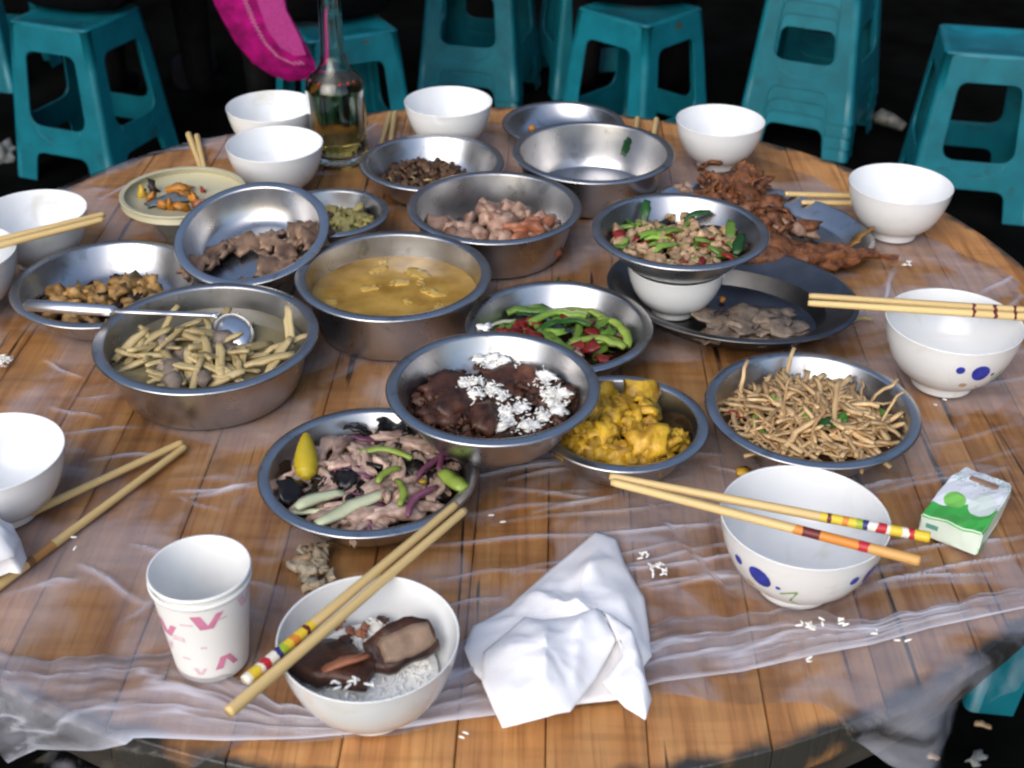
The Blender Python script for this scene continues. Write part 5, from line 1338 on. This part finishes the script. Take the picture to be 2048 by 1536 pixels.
# ------------------------------------------------------------------ people sitting on the stools, seen from behind below the waist
def person(label, st, cloth, yaw, lean=0.0, jacket=None):
    o = empty('person', (st.location.x, st.location.y, 0), yaw); tag(o, label, 'person')
    z = SH_
    J = {  # joints, facing +y
        'pelvis': ((0, -.02, z + .095), (.150, .120)), 'waist': ((0, -.05, z + .24), (.140, .105)), 'chest': ((0, -.03 + lean, z + .42), (.165, .115)), 'neckb': ((0, -.01 + lean, z + .56), (.075, .07)),
        'neck': ((0, .01 + lean, z + .62), (.055, .055)), 'head': ((0, .03 + lean, z + .70), (.078, .095)), 'crown': ((0, .02 + lean, z + .80), (.070, .085)),
    }
    for s_, n_ in ((-1, 'l'), (1, 'r')):
        J['hip' + n_] = ((s_ * .09, .02, z + .085), (.090, .088)); J['knee' + n_] = ((s_ * .13, .40, z + .075), (.060, .060)); J['ankle' + n_] = ((s_ * .13, .40, .08), (.042, .042)); J['toe' + n_] = ((s_ * .14, .54, .035), (.040, .032))
        J['sh' + n_] = ((s_ * .19, -.02 + lean, z + .52), (.062, .062)); J['el' + n_] = ((s_ * .25, .10 + lean, z + .28), (.045, .045)); J['wr' + n_] = ((s_ * .16, .33 + lean, z + .24), (.032, .030)); J['hand' + n_] = ((s_ * .13, .42 + lean, z + .23), (.036, .022))
    E_ = [('pelvis', 'waist'), ('waist', 'chest'), ('chest', 'neckb'), ('neckb', 'neck'), ('neck', 'head'), ('head', 'crown')]
    for n_ in 'lr': E_ += [('pelvis', 'hip' + n_), ('hip' + n_, 'knee' + n_), ('knee' + n_, 'ankle' + n_), ('ankle' + n_, 'toe' + n_), ('chest', 'sh' + n_), ('sh' + n_, 'el' + n_), ('el' + n_, 'wr' + n_), ('wr' + n_, 'hand' + n_)]
    ks = list(J); me = bpy.data.meshes.new('body'); me.from_pydata([J[k][0] for k in ks], [(ks.index(a), ks.index(b)) for a, b in E_], [])
    t = bpy.data.objects.new('tmp', me); col.objects.link(t)
    md = t.modifiers.new('s', 'SKIN'); t.modifiers.new('u', 'SUBSURF').levels = 2
    for i, k in enumerate(ks): me.skin_vertices[0].data[i].radius = J[k][1]
    me.skin_vertices[0].data[0].use_root = True
    bm_e = bpy.data.meshes.new_from_object(t.evaluated_get(bpy.context.evaluated_depsgraph_get())); bpy.data.objects.remove(t)
    bm_e.materials.clear()
    for m_ in (cloth, MAT['skin'], MAT['hair'], MAT['black']): bm_e.materials.append(m_)
    for p in bm_e.polygons:
        c = p.center; p.use_smooth = True
        p.material_index = 1 if (c.z > z + .60 or (c.y > .34 + lean and c.z > z + .16)) else (3 if c.z < z + .17 else 0)
        if c.z > z + .74 or (c.z > z + .66 and c.y < .02 + lean): p.material_index = 2
    ob('body', bm_e, None, o)
    return o
person('person in dark red and black sitting on the left stool, seen from behind', s1, MAT['plum'], s1.rotation_euler[2] + .2)
p2 = person('person in black trousers and magenta jacket sitting behind the bottle', s2, MAT['magenta'], s2.rotation_euler[2] - .1)
person('person in black sitting on the back centre stool', s4, MAT['black'], s4.rotation_euler[2] + .7)
# the magenta jacket tail hanging down beside the bottle: a padded flap with a net inset and stitching
jd = 2.75
def jp(X, Y, off=0.0):
    p = at(X, Y, .3); d = (p - CAM).normalized(); q = CAM + d * ((jd - off) / d.y); return q
out = [(405, -60), (430, 10), (470, 85), (505, 125), (545, 152), (580, 162), (612, 158), (632, 140), (630, 125), (605, 75), (575, 20), (560, -60)]
pts = [jp(*p) for p in out]; c = sum(pts, Vector()) / len(pts)
me_v, me_f = [], []; n = len(pts); rings = 6
for sd in (1, -1):
    me_v.append(c + Vector((0, -.022 * sd, 0)))
    for j in range(1, rings + 1):
        for p in pts: u = j / rings; q = c.lerp(p, u); me_v.append(q + Vector((0, -.022 * sd * math.sqrt(max(0, 1 - u * u)) + .004 * mnoise.noise(q * 18), 0)))
H2 = 1 + rings * n
for sd, o0 in ((1, 0), (-1, H2)):
    for i in range(n):
        j2 = (i + 1) % n; me_f.append((o0, o0 + 1 + i, o0 + 1 + j2))
        for j in range(rings - 1): a, b = o0 + 1 + j * n + i, o0 + 1 + j * n + j2; me_f.append((a, a + n, b + n, b))
jk = mesh('jacket_tail', [(q.x, q.y, q.z) for q in me_v], me_f)
jo = ob('jacket_tail', jk, MAT['magenta']); jo.parent = p2; bpy.context.view_layer.update(); jo.matrix_parent_inverse = p2.matrix_world.inverted()
jo['label'] = 'magenta jacket tail with a net inset and pale stitching'
netp = [jp(*p, .0225) for p in ((505, -60), (515, 5), (535, 60), (560, 95), (590, 112), (612, 110), (600, 75), (572, 20), (556, -60))]
cn = sum(netp, Vector()) / len(netp)
no = ob('net_inset', mesh('net_inset', [cn + Vector((0, -.004, 0))] + netp, [(0, 1 + i, 1 + (i + 1) % len(netp)) for i in range(len(netp))]), MAT['magmesh']); no.parent = jo
sp_ = [jp(*p, .0245) for p in ((478, -60), (490, 0), (508, 45), (530, 85), (555, 112), (585, 126), (612, 124))]
vv, ff = [], []
for a, b in zip(sp_, sp_[1:]):
    k = max(1, int((b - a).length / .008))
    for i in range(k):
        p = a.lerp(b, i / k); b0 = len(vv); q = Vector((.011, 0, -.006)); e = Vector((0, 0, -.0016))
        vv += [p - q / 2, p + q / 2, p + q / 2 + e, p - q / 2 + e]; ff.append((b0, b0 + 1, b0 + 2, b0 + 3))
so_ = ob('stitching', mesh('stitching', vv, ff, False), MAT['stitch']); so_.parent = jo

# ------------------------------------------------------------------ litter on the ground
def litter(name, label, X, Y, me, mt, rot=(0, 0, 0), k=1.0, z=.012, cat='litter'):
    p = at(X, Y, z); return tag(ob(name, me, mt, None, p, rot, k), label, cat, 'litter on the ground')
gp = M('dirty_tissue', (.17, .18, .18), .9, 0, .2, 50)
litter('crumpled_tissue', 'crumpled tissue on the dark ground by the left stool', 8, 312, chunk('crumpled_tissue', .045, 3, 3, .9, (.7, .6, .8)), gp)
litter('crushed_wrapper', 'crushed pale wrapper on the ground between stack and lone stool', 1782, 245, tube('crushed_wrapper', [(-.05, 0, .0), (-.03, .006, .01), (0, 0, .006), (.04, -.012, -.004)], [.012, .024, .020, .014], 9), M('pale_wrapper', (.13, .13, .12), .5, 0, .5, 60), (0, 0, R_(-25)))
litter('paper_scrap', 'pale paper scrap on the ground at the bottom right corner', 1955, 1518, slab('paper_scrap', .030, .016, .003, 4, .4, .7), gp, (.1, .1, .8))
litter('bean_hull', 'small tan scrap on the ground below the hanging film corner', 1866, 1514, slab('bean_hull', .016, .007, .003, 2, .4, .5), FOOD['ham'], (0, 0, -.3))
litter('tan_scrap', 'tan scrap on the ground beside the lower right stool', 1965, 1450, slab('tan_scrap', .022, .010, .004, 7, .4, .5), FOOD['ham'], (0, 0, -.3))
litter('leaf_scrap', 'pale scrap on the ground between the left stool legs', 85, 300, slab('leaf_scrap', .035, .014, .004, 5, .5, .6), M('pale_scrap', (.14, .14, .08), .7), (0, 0, .6))
dk = M('dark_plastic', (.008, .008, .011), .8, spec=.1)
for X, Y, lb in ((352, 157, 'lower dim round bottle lying in the dark behind the left stool'), (395, 128, 'upper dim round bottle lying in the dark behind the left stool')):
    p = at(X, Y, .04)
    b_ = lathe('dark_bottle', [(0, -.10), (.034, -.10), (.036, -.095), (.036, .03), (.03, .05), (.014, .07), (.013, .10), (0, .10)], 24)
    tag(ob('dark_bottle', b_, dk, None, (p.x, p.y + .1, .037), (R_(-90), 0, R_(15))), lb, 'bottle', 'litter on the ground')
print('objects', len(bpy.data.objects), 'tris', sum(len(o.data.polygons) * 2 for o in bpy.data.objects if o.type == 'MESH'))
